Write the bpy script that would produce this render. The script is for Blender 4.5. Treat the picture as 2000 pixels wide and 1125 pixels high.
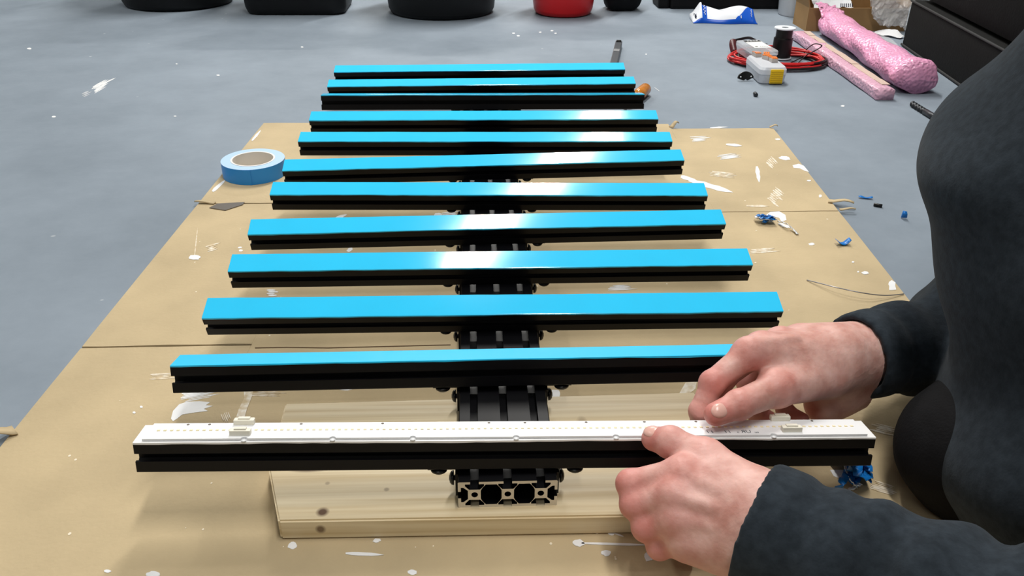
import bpy, bmesh, math, random
import numpy as np
from mathutils import Vector, Matrix, Euler

random.seed(7)
for o in list(bpy.data.objects):
    bpy.data.objects.remove(o, do_unlink=True)
scene = bpy.context.scene
COL = scene.collection

# ------------------------------------------------------------------ camera
F0, PITCH, YAW, ROLL = 1627.16, .50371, -.049522, .00995
CAM = np.array([-.01927, -.49082, .48247])
def _basis():
    cp, sp = math.cos(PITCH), math.sin(PITCH)
    f = np.array([0, cp, -sp]); r = np.array([1, 0, 0.]); u = np.array([0, sp, cp])
    cy, sy = math.cos(YAW), math.sin(YAW)
    Z = np.array([[cy, -sy, 0], [sy, cy, 0], [0, 0, 1]])
    f, r, u = Z @ f, Z @ r, Z @ u
    cr, sr = math.cos(ROLL), math.sin(ROLL)
    return f, cr * r + sr * u, -sr * r + cr * u
CF, CR, CU = _basis()
camd = bpy.data.cameras.new('camera')
camd.sensor_width = 36.0
camd.lens = F0 / 2000 * 36
camd.clip_start = .02
cam = bpy.data.objects.new('camera', camd)
COL.objects.link(cam)
m = Matrix.Identity(4)
for i in range(3):
    m[i][0], m[i][1], m[i][2], m[i][3] = CR[i], CU[i], -CF[i], CAM[i]
cam.matrix_world = m
scene.camera = cam

def ray(x, y):
    return CF + (x - 1000) / F0 * CR - (y - 562.5) / F0 * CU
def gp(x, y, h=0.):
    """pixel -> point on the horizontal plane z = h"""
    d = ray(x, y); t = (h - CAM[2]) / d[2]
    return Vector(CAM + t * d)
def vp(x, y, Y):
    """pixel -> point on the upright plane y = Y"""
    d = ray(x, y)
    return Vector(CAM + (Y - CAM[1]) / d[1] * d)
def dp(x, y, depth):
    """pixel -> point at a distance along the view axis"""
    return Vector(CAM + ray(x, y) * depth)

# ------------------------------------------------------------------ world, lamps, exposure
w = bpy.data.worlds.new('world'); scene.world = w; w.use_nodes = True
w.node_tree.nodes['Background'].inputs[0].default_value = (.6, .65, .7, 1)
w.node_tree.nodes['Background'].inputs[1].default_value = .05
def area_lamp(loc, sx, sy, rz, power, col=(1, .97, .92)):
    l = bpy.data.lights.new('tube_or_fill', 'AREA')
    l.shape = 'RECTANGLE'; l.size = sx; l.size_y = sy; l.energy = power; l.color = col
    o = bpy.data.objects.new('tube_or_fill', l); COL.objects.link(o)
    o.location = loc; o.rotation_euler = (0, 0, rz)
    return o
area_lamp((.33, 2.42, 2.6), .13, 1.7, -math.radians(28), 50)
area_lamp((-.15, 5.3, 2.6), 1.3, .16, 0, 60)
area_lamp((-2.2, 1.2, 2.6), .16, 1.5, 0, 14)  # added fill light, brightens the floor on the left
area_lamp((-.5, -1.9, 2.6), 1.3, .16, 0, 5)  # added fill behind the camera, lifts the cut beam end
area_lamp((.25, -.20, 2.6), .16, 1.3, 0, 23)  # added overhead fill for the hands and near sleeve
vs = scene.view_settings
vs.view_transform = 'Standard'; vs.look = 'None'; vs.gamma = 1; vs.use_curve_mapping = False
vs.exposure = 0.68

# ------------------------------------------------------------------ materials
MATS = {}
def lin(c):
    return tuple(((v / 255) / 12.92 if v / 255 <= .04045 else ((v / 255 + .055) / 1.055) ** 2.4) for v in c)
def mat(name, rgb, rough=.5, metal=0, spec=.5, noise=0, nscale=20, bump=0, bscale=60, coat=0, trans=0, alpha=1, stretch=None,
        bumptype='noise', sss=0, rgb2=None, sheen=0, ior=1.45):
    if name in MATS: return MATS[name]
    M = bpy.data.materials.new(name); M.use_nodes = True
    N = M.node_tree.nodes; L = M.node_tree.links; b = N['Principled BSDF']
    c = lin(rgb)
    b.inputs['Base Color'].default_value = (*c, 1)
    b.inputs['Roughness'].default_value = rough
    b.inputs['Metallic'].default_value = metal
    b.inputs['Specular IOR Level'].default_value = spec
    b.inputs['Coat Weight'].default_value = coat
    b.inputs['Coat Roughness'].default_value = .08
    b.inputs['Transmission Weight'].default_value = trans
    b.inputs['Alpha'].default_value = alpha
    b.inputs['IOR'].default_value = ior
    b.inputs['Sheen Weight'].default_value = sheen
    if sss:
        b.inputs['Subsurface Weight'].default_value = sss
        b.inputs['Subsurface Radius'].default_value = (1, .35, .2)
        b.inputs['Subsurface Scale'].default_value = .004
    if noise or bump:
        tc = N.new('ShaderNodeTexCoord'); mp = N.new('ShaderNodeMapping')
        L.new(tc.outputs['Object'], mp.inputs[0])
        if stretch: mp.inputs['Scale'].default_value = stretch
    if noise:
        n = N.new('ShaderNodeTexNoise'); n.inputs['Scale'].default_value = nscale; n.inputs['Detail'].default_value = 6
        L.new(mp.outputs[0], n.inputs[0])
        r = N.new('ShaderNodeValToRGB')
        c2 = lin(rgb2) if rgb2 else tuple(v * (1 - noise) for v in c)
        r.color_ramp.elements[0].position = .33; r.color_ramp.elements[1].position = .67
        r.color_ramp.elements[0].color = (*c2, 1)
        r.color_ramp.elements[1].color = (*[min(1, v * (1 + noise * .6)) for v in c], 1)
        L.new(n.outputs[0], r.inputs[0]); L.new(r.outputs[0], b.inputs['Base Color'])
    if bump:
        if bumptype == 'voronoi':
            n2 = N.new('ShaderNodeTexVoronoi'); n2.feature = 'SMOOTH_F1'
        else:
            n2 = N.new('ShaderNodeTexNoise'); n2.inputs['Detail'].default_value = 5
        n2.inputs['Scale'].default_value = bscale
        L.new(mp.outputs[0], n2.inputs[0])
        bp = N.new('ShaderNodeBump'); bp.inputs['Strength'].default_value = bump; bp.inputs['Distance'].default_value = .004
        L.new(n2.outputs[0], bp.inputs['Height']); L.new(bp.outputs[0], b.inputs['Normal'])
    MATS[name] = M
    return M

def wood_mat():
    M = bpy.data.materials.new('pine'); M.use_nodes = True
    N = M.node_tree.nodes; L = M.node_tree.links; b = N['Principled BSDF']
    tc = N.new('ShaderNodeTexCoord'); mp = N.new('ShaderNodeMapping'); mp.inputs['Scale'].default_value = (.9, 46, 46)
    L.new(tc.outputs['Object'], mp.inputs[0])
    n = N.new('ShaderNodeTexNoise'); n.inputs['Scale'].default_value = 3.2; n.inputs['Detail'].default_value = 5
    n.inputs['Distortion'].default_value = .35
    L.new(mp.outputs[0], n.inputs[0])
    r = N.new('ShaderNodeValToRGB')
    r.color_ramp.elements[0].color = (*lin((214, 192, 150)), 1); r.color_ramp.elements[0].position = .32
    r.color_ramp.elements[1].color = (*lin((236, 220, 186)), 1); r.color_ramp.elements[1].position = .62
    L.new(n.outputs[0], r.inputs[0])
    col = r.outputs[0]
    # knots: (x, y, radius, strength)
    for kx, ky, kz, rx, ry, rz, dark in KNOTS:
        sub = N.new('ShaderNodeVectorMath'); sub.operation = 'SUBTRACT'; sub.inputs[1].default_value = (kx, ky, kz)
        mul = N.new('ShaderNodeVectorMath'); mul.operation = 'MULTIPLY'; mul.inputs[1].default_value = (1 / rx, 1 / ry, 1 / rz)
        ln = N.new('ShaderNodeVectorMath'); ln.operation = 'LENGTH'
        L.new(tc.outputs['Object'], sub.inputs[0]); L.new(sub.outputs[0], mul.inputs[0]); L.new(mul.outputs[0], ln.inputs[0])
        mr = N.new('ShaderNodeMapRange'); mr.inputs[1].default_value = .6; mr.inputs[2].default_value = 1.35
        mr.inputs[3].default_value = dark; mr.inputs[4].default_value = 0
        L.new(ln.outputs['Value'], mr.inputs[0])
        mx = N.new('ShaderNodeMixRGB'); mx.inputs[2].default_value = (*lin((82, 48, 26)), 1)
        L.new(mr.outputs[0], mx.inputs[0]); L.new(col, mx.inputs[1]); col = mx.outputs[0]
    L.new(col, b.inputs['Base Color']); b.inputs['Roughness'].default_value = .55
    return M

def floor_mat():
    M = bpy.data.materials.new('painted_concrete'); M.use_nodes = True
    N = M.node_tree.nodes; L = M.node_tree.links; b = N['Principled BSDF']
    tc = N.new('ShaderNodeTexCoord')
    n = N.new('ShaderNodeTexNoise'); n.inputs['Scale'].default_value = 2.6; n.inputs['Detail'].default_value = 9; n.inputs['Roughness'].default_value = .65
    L.new(tc.outputs['Object'], n.inputs[0])
    r = N.new('ShaderNodeValToRGB')
    r.color_ramp.elements[0].color = (*lin((117, 128, 139)), 1); r.color_ramp.elements[0].position = .3
    r.color_ramp.elements[1].color = (*lin((142, 153, 165)), 1); r.color_ramp.elements[1].position = .72
    L.new(n.outputs[0], r.inputs[0])
    v = N.new('ShaderNodeTexVoronoi'); v.inputs['Scale'].default_value = 16
    L.new(tc.outputs['Object'], v.inputs[0])
    mr = N.new('ShaderNodeMapRange'); mr.inputs[1].default_value = .035; mr.inputs[2].default_value = .06; mr.inputs[3].default_value = .5; mr.inputs[4].default_value = 0
    L.new(v.outputs[0], mr.inputs[0])
    n3 = N.new('ShaderNodeTexNoise'); n3.inputs['Scale'].default_value = 1.7; L.new(tc.outputs['Object'], n3.inputs[0])
    m3 = N.new('ShaderNodeMapRange'); m3.inputs[1].default_value = .5; m3.inputs[2].default_value = .62; L.new(n3.outputs[0], m3.inputs[0])
    mu = N.new('ShaderNodeMath'); mu.operation = 'MULTIPLY'; L.new(mr.outputs[0], mu.inputs[0]); L.new(m3.outputs[0], mu.inputs[1])
    mx = N.new('ShaderNodeMixRGB'); mx.inputs[2].default_value = (*lin((215, 217, 220)), 1)
    L.new(mu.outputs[0], mx.inputs[0]); L.new(r.outputs[0], mx.inputs[1]); L.new(mx.outputs[0], b.inputs['Base Color'])
    b.inputs['Roughness'].default_value = .7; b.inputs['Specular IOR Level'].default_value = .25
    n2 = N.new('ShaderNodeTexNoise'); n2.inputs['Scale'].default_value = 45; n2.inputs['Detail'].default_value = 6
    L.new(tc.outputs['Object'], n2.inputs[0])
    bp = N.new('ShaderNodeBump'); bp.inputs['Strength'].default_value = .12; bp.inputs['Distance'].default_value = .004
    L.new(n2.outputs[0], bp.inputs['Height']); L.new(bp.outputs[0], b.inputs['Normal'])
    return M

# ------------------------------------------------------------------ object helpers
def link(name, mesh, material=None, parent=None, loc=None, rot=None):
    o = bpy.data.objects.new(name, mesh); COL.objects.link(o)
    if material is not None and not mesh.materials: mesh.materials.append(material)
    if parent is not None: o.parent = parent
    if loc is not None: o.location = loc
    if rot is not None: o.rotation_euler = rot
    return o
def bm_obj(name, bm, material=None, parent=None, smooth=False, loc=None, rot=None, recalc=True):
    if recalc: bmesh.ops.recalc_face_normals(bm, faces=bm.faces)
    me = bpy.data.meshes.new(name); bm.to_mesh(me); bm.free()
    if smooth:
        for p in me.polygons: p.use_smooth = True
    return link(name, me, material, parent, loc, rot)
def tag(o, label=None, cat=None, group=None, kind=None):
    if label: o['label'] = label
    if cat: o['category'] = cat
    if group: o['group'] = group
    if kind: o['kind'] = kind
    return o
def thing(name, label, cat, loc=(0, 0, 0), rot=(0, 0, 0), group=None):
    o = bpy.data.objects.new(name, None); COL.objects.link(o); o.empty_display_size = .02
    o.location = loc; o.rotation_euler = rot
    return tag(o, label, cat, group)
def add_box(bm, c, s, M=None, bev=0):
    r = bmesh.ops.create_cube(bm, size=1)
    vs_ = r['verts']
    for v in vs_: v.co = Vector((v.co.x * s[0] + c[0], v.co.y * s[1] + c[1], v.co.z * s[2] + c[2]))
    if bev:
        es = list({e for v in vs_ for e in v.link_edges})
        rb = bmesh.ops.bevel(bm, geom=es, offset=bev, segments=2, affect='EDGES', profile=.6)
        vs_ = list({v for f in rb['faces'] for v in f.verts} | {v for v in vs_ if v.is_valid})
    if M is not None: bmesh.ops.transform(bm, matrix=M, verts=[v for v in vs_ if v.is_valid])
def box_obj(name, c, s, material, parent=None, bev=0, rot=None, smooth=False):
    bm = bmesh.new(); add_box(bm, (0, 0, 0), s, bev=bev)
    return bm_obj(name, bm, material, parent, smooth, c, rot)
def add_tube(bm, pts, rad, seg=10, closed=False, cap=True):
    pts = [Vector(p) for p in pts]; n = len(pts)
    rad = rad if isinstance(rad, (list, tuple)) else [rad] * n
    rings = []; prev = None
    for i, p in enumerate(pts):
        if closed: t = pts[(i + 1) % n] - pts[i - 1]
        else: t = pts[min(i + 1, n - 1)] - pts[max(i - 1, 0)]
        t.normalize()
        a = prev if prev is not None else (Vector((0, 0, 1)) if abs(t.z) < .9 else Vector((1, 0, 0)))
        x = (a - t * a.dot(t)).normalized(); y = t.cross(x); prev = x
        rings.append([bm.verts.new(p + (x * math.cos(k * 2 * math.pi / seg) + y * math.sin(k * 2 * math.pi / seg)) * rad[i]) for k in range(seg)])
    for i in range(n if closed else n - 1):
        A, B = rings[i], rings[(i + 1) % n]
        for k in range(seg): bm.faces.new((A[k], A[(k + 1) % seg], B[(k + 1) % seg], B[k]))
    if cap and not closed:
        bm.faces.new(rings[0][::-1]); bm.faces.new(rings[-1])
def tube_obj(name, pts, rad, material, parent=None, seg=10, closed=False):
    bm = bmesh.new(); add_tube(bm, pts, rad, seg, closed)
    return bm_obj(name, bm, material, parent, True)
def catmull(P, n=8, closed=False):
    P = [Vector(p) for p in P]; out = []
    N = len(P); R = range(N if closed else N - 1)
    for i in R:
        g = (lambda k: P[k % N]) if closed else (lambda k: P[max(0, min(N - 1, k))])
        p0, p1, p2, p3 = g(i - 1), g(i), g(i + 1), g(i + 2)
        for j in range(n):
            t = j / n
            out.append(.5 * ((2 * p1) + (p2 - p0) * t + (2 * p0 - 5 * p1 + 4 * p2 - p3) * t * t + (3 * p1 - p0 - 3 * p2 + p3) * t ** 3))
    if not closed: out.append(P[-1])
    return out
def add_lathe(bm, prof, seg=32, M=None):
    """prof: (r, z) list, closed with caps where r == 0"""
    rings = []
    for r, z in prof:
        if r < 1e-6: rings.append([bm.verts.new((0, 0, z))])
        else: rings.append([bm.verts.new((r * math.cos(2 * math.pi * k / seg), r * math.sin(2 * math.pi * k / seg), z)) for k in range(seg)])
    new = [v for R in rings for v in R]
    for A, B in zip(rings, rings[1:]):
        for k in range(seg):
            a, b = A[k % len(A)], A[(k + 1) % len(A)]; c, d = B[(k + 1) % len(B)], B[k % len(B)]
            if len(A) == 1 and len(B) == 1: continue
            if len(A) == 1: bm.faces.new((a, c, d))
            elif len(B) == 1: bm.faces.new((a, b, c))
            else: bm.faces.new((a, b, c, d))
    if M is not None: bmesh.ops.transform(bm, matrix=M, verts=new)
def lathe_obj(name, prof, material, parent=None, seg=32, loc=None, rot=None, smooth=True):
    bm = bmesh.new(); add_lathe(bm, prof, seg)
    return bm_obj(name, bm, material, parent, smooth, loc, rot)
def add_prism(bm, poly, z0, z1):
    a = [bm.verts.new((x, y, z0)) for x, y in poly]; b = [bm.verts.new((x, y, z1)) for x, y in poly]
    n = len(poly)
    bm.faces.new(a[::-1]); bm.faces.new(b)
    for i in range(n): bm.faces.new((a[i], a[(i + 1) % n], b[(i + 1) % n], b[i]))
def auto_smooth(o, ang=35):
    me = o.data
    for p in me.polygons: p.use_smooth = True
    me.set_sharp_from_angle(angle=math.radians(ang))

# ------------------------------------------------------------------ signed-distance bodies
def cap(P, a, b, r1, r2):
    a = np.array(a, dtype=np.float32); b = np.array(b, dtype=np.float32); ab = b - a
    L2 = float(ab @ ab) + 1e-12
    t = np.clip(((P - a) @ ab) / L2, 0, 1)
    d = P - a - t[..., None] * ab
    return np.sqrt((d * d).sum(-1)) - (r1 + (r2 - r1) * t)
def ell(P, c, ax, rad):
    """ellipsoid, ax: 3 orthonormal rows"""
    q = (P - np.array(c, dtype=np.float32)) @ np.array(ax, dtype=np.float32).T / np.array(rad, dtype=np.float32)
    k = np.sqrt((q * q).sum(-1)) + 1e-9
    return (k - 1) * min(rad)
def smin(a, b, k):
    h = np.clip(.5 + .5 * (b - a) / k, 0, 1)
    return b + (a - b) * h - k * h * (1 - h)
def surface_nets(fn, lo, hi, h):
    lo = np.array(lo); hi = np.array(hi)
    n = np.ceil((hi - lo) / h).astype(int) + 1
    ax = [np.arange(n[i]) * h + lo[i] for i in range(3)]
    P = np.stack(np.meshgrid(*ax, indexing='ij'), -1).astype(np.float32)
    D = fn(P).astype(np.float32)
    S = D < 0
    corners = [(i, j, k) for i in (0, 1) for j in (0, 1) for k in (0, 1)]
    nx, ny, nz = n - 1
    sl = lambda A, c: A[c[0]:c[0] + nx, c[1]:c[1] + ny, c[2]:c[2] + nz]
    cnt = sum(sl(S, c).astype(np.int8) for c in corners)
    act = (cnt > 0) & (cnt < 8)
    idx = -np.ones(act.shape, dtype=np.int64)
    cells = np.argwhere(act); idx[act] = np.arange(len(cells))
    vals = {c: D[cells[:, 0] + c[0], cells[:, 1] + c[1], cells[:, 2] + c[2]] for c in corners}
    acc = np.zeros((len(cells), 3)); cn = np.zeros(len(cells))
    for c in corners:
        for a in range(3):
            if c[a] == 0:
                e = list(c); e[a] = 1; e = tuple(e)
                va, vb = vals[c], vals[e]
                x = (va < 0) != (vb < 0)
                t = np.where(x, va / np.where(x, va - vb, 1), 0)
                p = np.tile(np.array(c, dtype=float), (len(cells), 1)); p[:, a] += t
                acc[x] += p[x]; cn[x] += 1
    V = (cells + acc / cn[:, None]) * h + lo
    F = []
    for a in range(3):
        b, c = (a + 1) % 3, (a + 2) % 3
        s0 = [slice(None)] * 3; s1 = [slice(None)] * 3
        s0[a] = slice(0, -1); s1[a] = slice(1, None)
        x = S[tuple(s0)] != S[tuple(s1)]
        e = np.argwhere(x)
        e = e[(e[:, b] > 0) & (e[:, c] > 0) & (e[:, b] < n[b] - 1) & (e[:, c] < n[c] - 1)]
        def at(db, dc):
            q = e.copy(); q[:, b] += db; q[:, c] += dc
            return idx[q[:, 0], q[:, 1], q[:, 2]]
        q = np.stack([at(-1, -1), at(0, -1), at(0, 0), at(-1, 0)], 1)
        ins = S[e[:, 0], e[:, 1], e[:, 2]]
        q[~ins] = q[~ins][:, ::-1]
        F.append(q)
    F = np.concatenate(F)
    F = F[(F >= 0).all(1)]
    return V, F
def mesh_np(name, V, F):
    me = bpy.data.meshes.new(name)
    me.from_pydata(V.tolist(), [], F.tolist()); me.update()
    for p in me.polygons: p.use_smooth = True
    return me

# ================================================================== setting
CARD = .004          # top of the cardboard on the floor
BOARD = .023         # top of the pine board
BEAM_T = BOARD + .0254
bm = bmesh.new(); add_box(bm, (0, 1.2, -.05), (7.2, 9.6, .1))
floor = tag(bm_obj('floor', bm, floor_mat()), 'grey painted concrete floor with small white paint specks', kind='structure')
wallm = mat('wall_paint', (196, 196, 192), .8)
for nm, c, s in (('wall_back', (0, 6.05, 1.4), (7.2, .1, 2.8)), ('wall_left', (-3.65, 1.2, 1.4), (.1, 9.6, 2.8)),
                 ('wall_right', (3.65, 1.2, 1.4), (.1, 9.6, 2.8)), ('wall_front', (0, -3.65, 1.4), (7.2, .1, 2.8))):
    tag(box_obj(nm, c, s, wallm), kind='structure')
tag(box_obj('ceiling', (0, 1.2, 2.85), (7.4, 9.8, .1), mat('ceiling_paint', (215, 214, 210), .9)), kind='structure')

# ------------------------------------------------------------------ cardboard sheet
cardm = mat('cardboard', (193, 174, 139), .75, noise=.12, nscale=9, bump=.15, bscale=220, spec=.25)
sheet = thing('cardboard_sheet', 'large flattened cardboard box spread under the rack, splashed with white paint', 'cardboard')
EL = lambda y: -.4055 - (1.019 - y) * .0352      # left edge x at y
ER = lambda y: .532 - (.972 - y) * .071          # right edge
KL = lambda y: -.2225 - (1.0 - y) * .0455        # left crease
KR = lambda y: .342 - (.976 - y) * .045          # right crease
FRONT = -.42
def panel(name, pts, th=CARD):
    bm = bmesh.new(); add_prism(bm, pts, .0002, th)
    es = [e for e in bm.edges if all(v.co.z > th - 1e-5 for v in e.verts)]
    bmesh.ops.bevel(bm, geom=es, offset=.0004, segments=1, affect='EDGES')
    return bm_obj(name, bm, cardm, sheet)
G = .0
def quad(xa, xb, y1, y0, n=10, jag0=0, jag1=0):
    L_ = [(xa(y1 + (y0 - y1) * i / n), y1 + (y0 - y1) * i / n) for i in range(n + 1)]
    R_ = [(xb(y1 + (y0 - y1) * i / n), y1 + (y0 - y1) * i / n) for i in range(n + 1)]
    bot = [(L_[-1][0] + (R_[-1][0] - L_[-1][0]) * i / 8, y0 + random.uniform(-jag0, jag0)) for i in range(1, 8)] if jag0 else []
    top = [(R_[0][0] + (L_[0][0] - R_[0][0]) * i / 8, y1 + random.uniform(-jag1, jag1)) for i in range(1, 8)] if jag1 else []
    return L_ + bot + R_[::-1] + top
panel('panel', quad(lambda y: KL(y) + G * .3, lambda y: KR(y) - G * .3, 1.0, FRONT))
for a, b in ((1.019, .6425), (.6395, .2625), (.2595, FRONT)):
    panel('flap', quad(EL, lambda y: KL(y) - G * .3, a, b, jag0=.0008, jag1=.0008))
for a, b in ((.972, .594), (.592, .205), (.202, FRONT)):
    panel('flap', quad(lambda y: KR(y) + G * .3, ER, a, b, jag0=.0005, jag1=.0005))
# torn, curled corners
def torn(px, ang, L_, W_, up):
    p = gp(*px, CARD); bm = bmesh.new(); n = 6; rows = []
    for i in range(n):
        t = i / (n - 1); ww = W_ * (1 - .55 * t)
        z = CARD + .0006 + up * math.sin(t * 2.2) ** 2
        rows.append([bm.verts.new((p.x + (t * L_) * math.cos(ang) - s * ww * math.sin(ang), p.y + t * L_ * math.sin(ang) + s * ww * math.cos(ang), z + dz))
                     for dz in (0, .0012) for s in (-.5, .5)])
    for A, B in zip(rows, rows[1:]):
        for i, j in ((0, 1), (1, 3), (3, 2), (2, 0)): bm.faces.new((A[i], A[j], B[j], B[i]))
    bm.faces.new((rows[0][0], rows[0][1], rows[0][3], rows[0][2])); bm.faces.new((rows[-1][0], rows[-1][2], rows[-1][3], rows[-1][1]))
    bm_obj('torn_edge', bm, cardm, sheet, True)
torn((1618, 394), -.5, .035, .012, .006); torn((1640, 411), -.1, .022, .006, .003)
torn((1310, 250), .4, .016, .012, .010); torn((30, 842), -2.4, .022, .016, .007); torn((1503, 249), -.3, .014, .008, .005)
torn((420, 398), 3.0, .03, .008, .002)

# ------------------------------------------------------------------ paint marks
paintm = mat('white_paint', (238, 239, 240), .4, noise=.04, nscale=60)
paintthin = mat('thin_white_paint', (226, 220, 208), .5, noise=.25, nscale=160, rgb2=(206, 186, 150))
def flat_poly(bm, pts, h, th=.0004):
    a = [bm.verts.new((p[0], p[1], h)) for p in pts]
    b = [bm.verts.new((p[0], p[1], h + th)) for p in pts]
    n = len(pts)
    f = bm.faces.new(b)
    for i in range(n): bm.faces.new((a[i], a[(i + 1) % n], b[(i + 1) % n], b[i]))
def px_poly(bm, pts, h):
    flat_poly(bm, [gp(x, y, h) for x, y in pts], h - .0001)
def blob_pts(cx, cy, rx, ry, rot=0, n=14, j=.16):
    out = []
    for i in range(n):
        a = 2 * math.pi * i / n; k = 1 + random.uniform(-j, j)
        x, y = rx * k * math.cos(a), ry * k * math.sin(a); c, s = math.cos(rot), math.sin(rot)
        out.append((cx + x * c - y * s, cy + x * s + y * c))
    return out
def streak_pts(x0, y0, x1, y1, w):
    dx, dy = x1 - x0, y1 - y0; L_ = math.hypot(dx, dy); nx, ny = -dy / L_, dx / L_
    A, B = [], []
    for i in range(7):
        t = i / 6; k = w * (math.sin(math.pi * min(1, t * .9 + .12)) ** .6) * random.uniform(.75, 1.15)
        A.append((x0 + dx * t + nx * k, y0 + dy * t + ny * k)); B.append((x0 + dx * t - nx * k, y0 + dy * t - ny * k))
    return A + B[::-1]
def mark(polys, m=None, parent=None, h=CARD, name='paint_mark'):
    bm = bmesh.new(); h = h + random.uniform(.00002, .0003)
    for p in polys: px_poly(bm, p, h)
    return bm_obj(name, bm, m or paintm, parent or sheet)
def brush(x0, y0, x1, y1, width, n, m=None, parent=None, h=CARD):
    dx, dy = x1 - x0, y1 - y0; L_ = math.hypot(dx, dy); nx, ny = -dy / L_, dx / L_
    P = []
    for i in range(n):
        o = (i / (n - 1) - .5) * width if n > 1 else 0; a, b = random.uniform(0, .2), random.uniform(.65, 1)
        P.append(streak_pts(x0 + dx * a + nx * o, y0 + dy * a + ny * o, x0 + dx * b + nx * o, y0 + dy * b + ny * o, width / n * random.uniform(.35, .75)))
    return mark(P, m, parent, h)
# large strokes left, between the two nearest bars
mark([[(334, 818), (338, 803), (350, 790), (365, 785), (390, 784), (410, 786), (402, 792), (416, 793), (398, 799), (406, 803), (380, 806), (356, 810), (346, 818), (338, 823)]])
brush(352, 778, 440, 762, 16, 7); brush(345, 752, 455, 745, 10, 5)
mark([blob_pts(460, 756, 13, 8)]); mark([[(476, 757), (496, 757), (492, 775), (482, 800), (474, 830), (457, 830), (466, 800), (477, 778)]], paintthin)
brush(478, 768, 565, 770, 9, 4, paintthin); mark([blob_pts(675, 758, 17, 5, 0, 14, .12)])
brush(285, 737, 352, 733, 9, 4, paintthin); brush(438, 806, 446, 826, 14, 5, paintthin)
# right-hand side, far flap
brush(1345, 272, 1390, 270, 8, 4); mark([streak_pts(1418, 282, 1450, 285, 2.5)]); brush(1400, 308, 1450, 302, 8, 5)
brush(1383, 338, 1445, 345, 8, 4, paintthin); mark([streak_pts(1345, 352, 1432, 376, 5)]); mark([streak_pts(1330, 345, 1362, 354, 4)])
mark([streak_pts(1478, 325, 1483, 357, 4)]); brush(1500, 310, 1515, 325, 14, 5, paintthin); mark([blob_pts(1533, 309, 11, 4, .1)])
mark([[(1548, 323), (1560, 320), (1570, 324), (1580, 336), (1572, 334), (1562, 329), (1550, 328)]]); mark([streak_pts(1458, 402, 1503, 403, 2)], paintthin)
brush(1505, 375, 1530, 395, 26, 8, paintthin); mark([blob_pts(1602, 383, 3, 3)]); mark([blob_pts(1580, 353, 4, 1.5)])
mark([streak_pts(1387, 250, 1422, 248, 1.5)]); mark([blob_pts(1519, 272, 5, 1.6)])
mark([[(1494, 421), (1505, 414), (1522, 413), (1534, 420), (1536, 430), (1526, 433), (1522, 426), (1508, 422)]])
mark([streak_pts(1520, 437, 1545, 445, 3)]); mark([blob_pts(1585, 477, 6, 2.5)]); mark([blob_pts(1690, 533, 7, 3)]); mark([blob_pts(1741, 558, 9, 7, .7, 9, .45)])
brush(1462, 492, 1525, 487, 6, 3, paintthin); mark([blob_pts(1676, 531, 2, 1.5)]); mark([blob_pts(1666, 512, 2.5, 1.5)])
brush(1185, 563, 1250, 560, 8, 4); mark([streak_pts(1218, 452, 1240, 448, 2)]); mark([blob_pts(1222, 451, 6, 2.5)])
# by the crouching person
mark([[(1792, 760), (1815, 750), (1845, 750), (1840, 765), (1822, 778), (1800, 776)]]); brush(1700, 832, 1765, 848, 14, 5, paintthin)
brush(1700, 945, 1755, 962, 16, 6, paintthin); mark([[(1722, 985), (1729, 983), (1741, 1008), (1730, 1010)]], paintthin); brush(1690, 978, 1725, 982, 8, 3, paintthin)
mark([[(1326, 770), (1342, 742), (1362, 740), (1358, 760), (1345, 770)]], paintthin); mark([blob_pts(1084, 770, 12, 10)])
mark([[(1621, 918), (1660, 918), (1650, 930), (1640, 935), (1628, 930)]])
# lower splashes
mark([blob_pts(571, 1066, 9, 7)]); mark([streak_pts(675, 1081, 750, 1084, 3.5)]); mark([blob_pts(736, 1056, 8, 4, -.2)]); mark([blob_pts(299, 1122, 13, 6)])
mark([blob_pts(968, 1038, 8, 6.5)]); mark([blob_pts(1130, 1061, 11, 7)] + [streak_pts(1136, 1061, 1275, 1065, 2.2)]); mark([blob_pts(1194, 1041, 7, 5)] + [streak_pts(1200, 1042, 1218, 1048, 1.5)])
mark([blob_pts(1184, 1080, 9, 6)]); mark([blob_pts(1270, 1085, 13, 11, -.6)]); mark([blob_pts(805, 1118, 9, 5)]); mark([blob_pts(872, 1040, 6, 4)])
mark([blob_pts(210, 1116, 7, 3)])
# left, middle field
mark([blob_pts(380, 503, 11, 5)]); mark([streak_pts(380, 500, 386, 445, 1)], paintthin); brush(400, 488, 435, 478, 10, 4, paintthin); brush(465, 487, 475, 486, 6, 2)
mark([streak_pts(655, 427, 678, 419, 3)]); mark([blob_pts(683, 488, 6, 3.5, -.5)]); mark([blob_pts(856, 420, 8, 4)]); mark([blob_pts(885, 417, 5, 2)])
mark([streak_pts(415, 374, 440, 352, 3.5)]); mark([streak_pts(492, 275, 510, 254, 2.2)]); mark([blob_pts(630, 312, 9, 2)]); brush(520, 572, 545, 572, 10, 4)
brush(860, 420, 900, 415, 6, 3); mark([blob_pts(262, 806, 3, 2)]); mark([blob_pts(276, 795, 3, 2)])
bm = bmesh.new(); rr = random.Random(3)
for i in range(260):
    x, y = rr.uniform(60, 1750), rr.uniform(300, 1122)
    p = gp(x, y, CARD)
    if not (EL(p.y) + .02 < p.x < ER(p.y) - .02) or p.y > .95: continue
    if rr.random() > (.35 if y < 1030 else .9): continue
    s = rr.uniform(.0004, .0014)
    flat_poly(bm, [(p.x + s * math.cos(k * 1.047), p.y + s * 1.2 * math.sin(k * 1.047)) for k in range(6)], CARD - .0001)
tag(bm_obj('paint_speckle', bm, mat('cream_paint', (236, 224, 200), .5), sheet), kind='stuff')
brush(180, 178, 215, 158, 12, 7, paintm, floor, 0.); brush(158, 188, 182, 178, 6, 3, mat('pale_scuff', (186, 190, 196), .5), floor, 0.)
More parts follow.
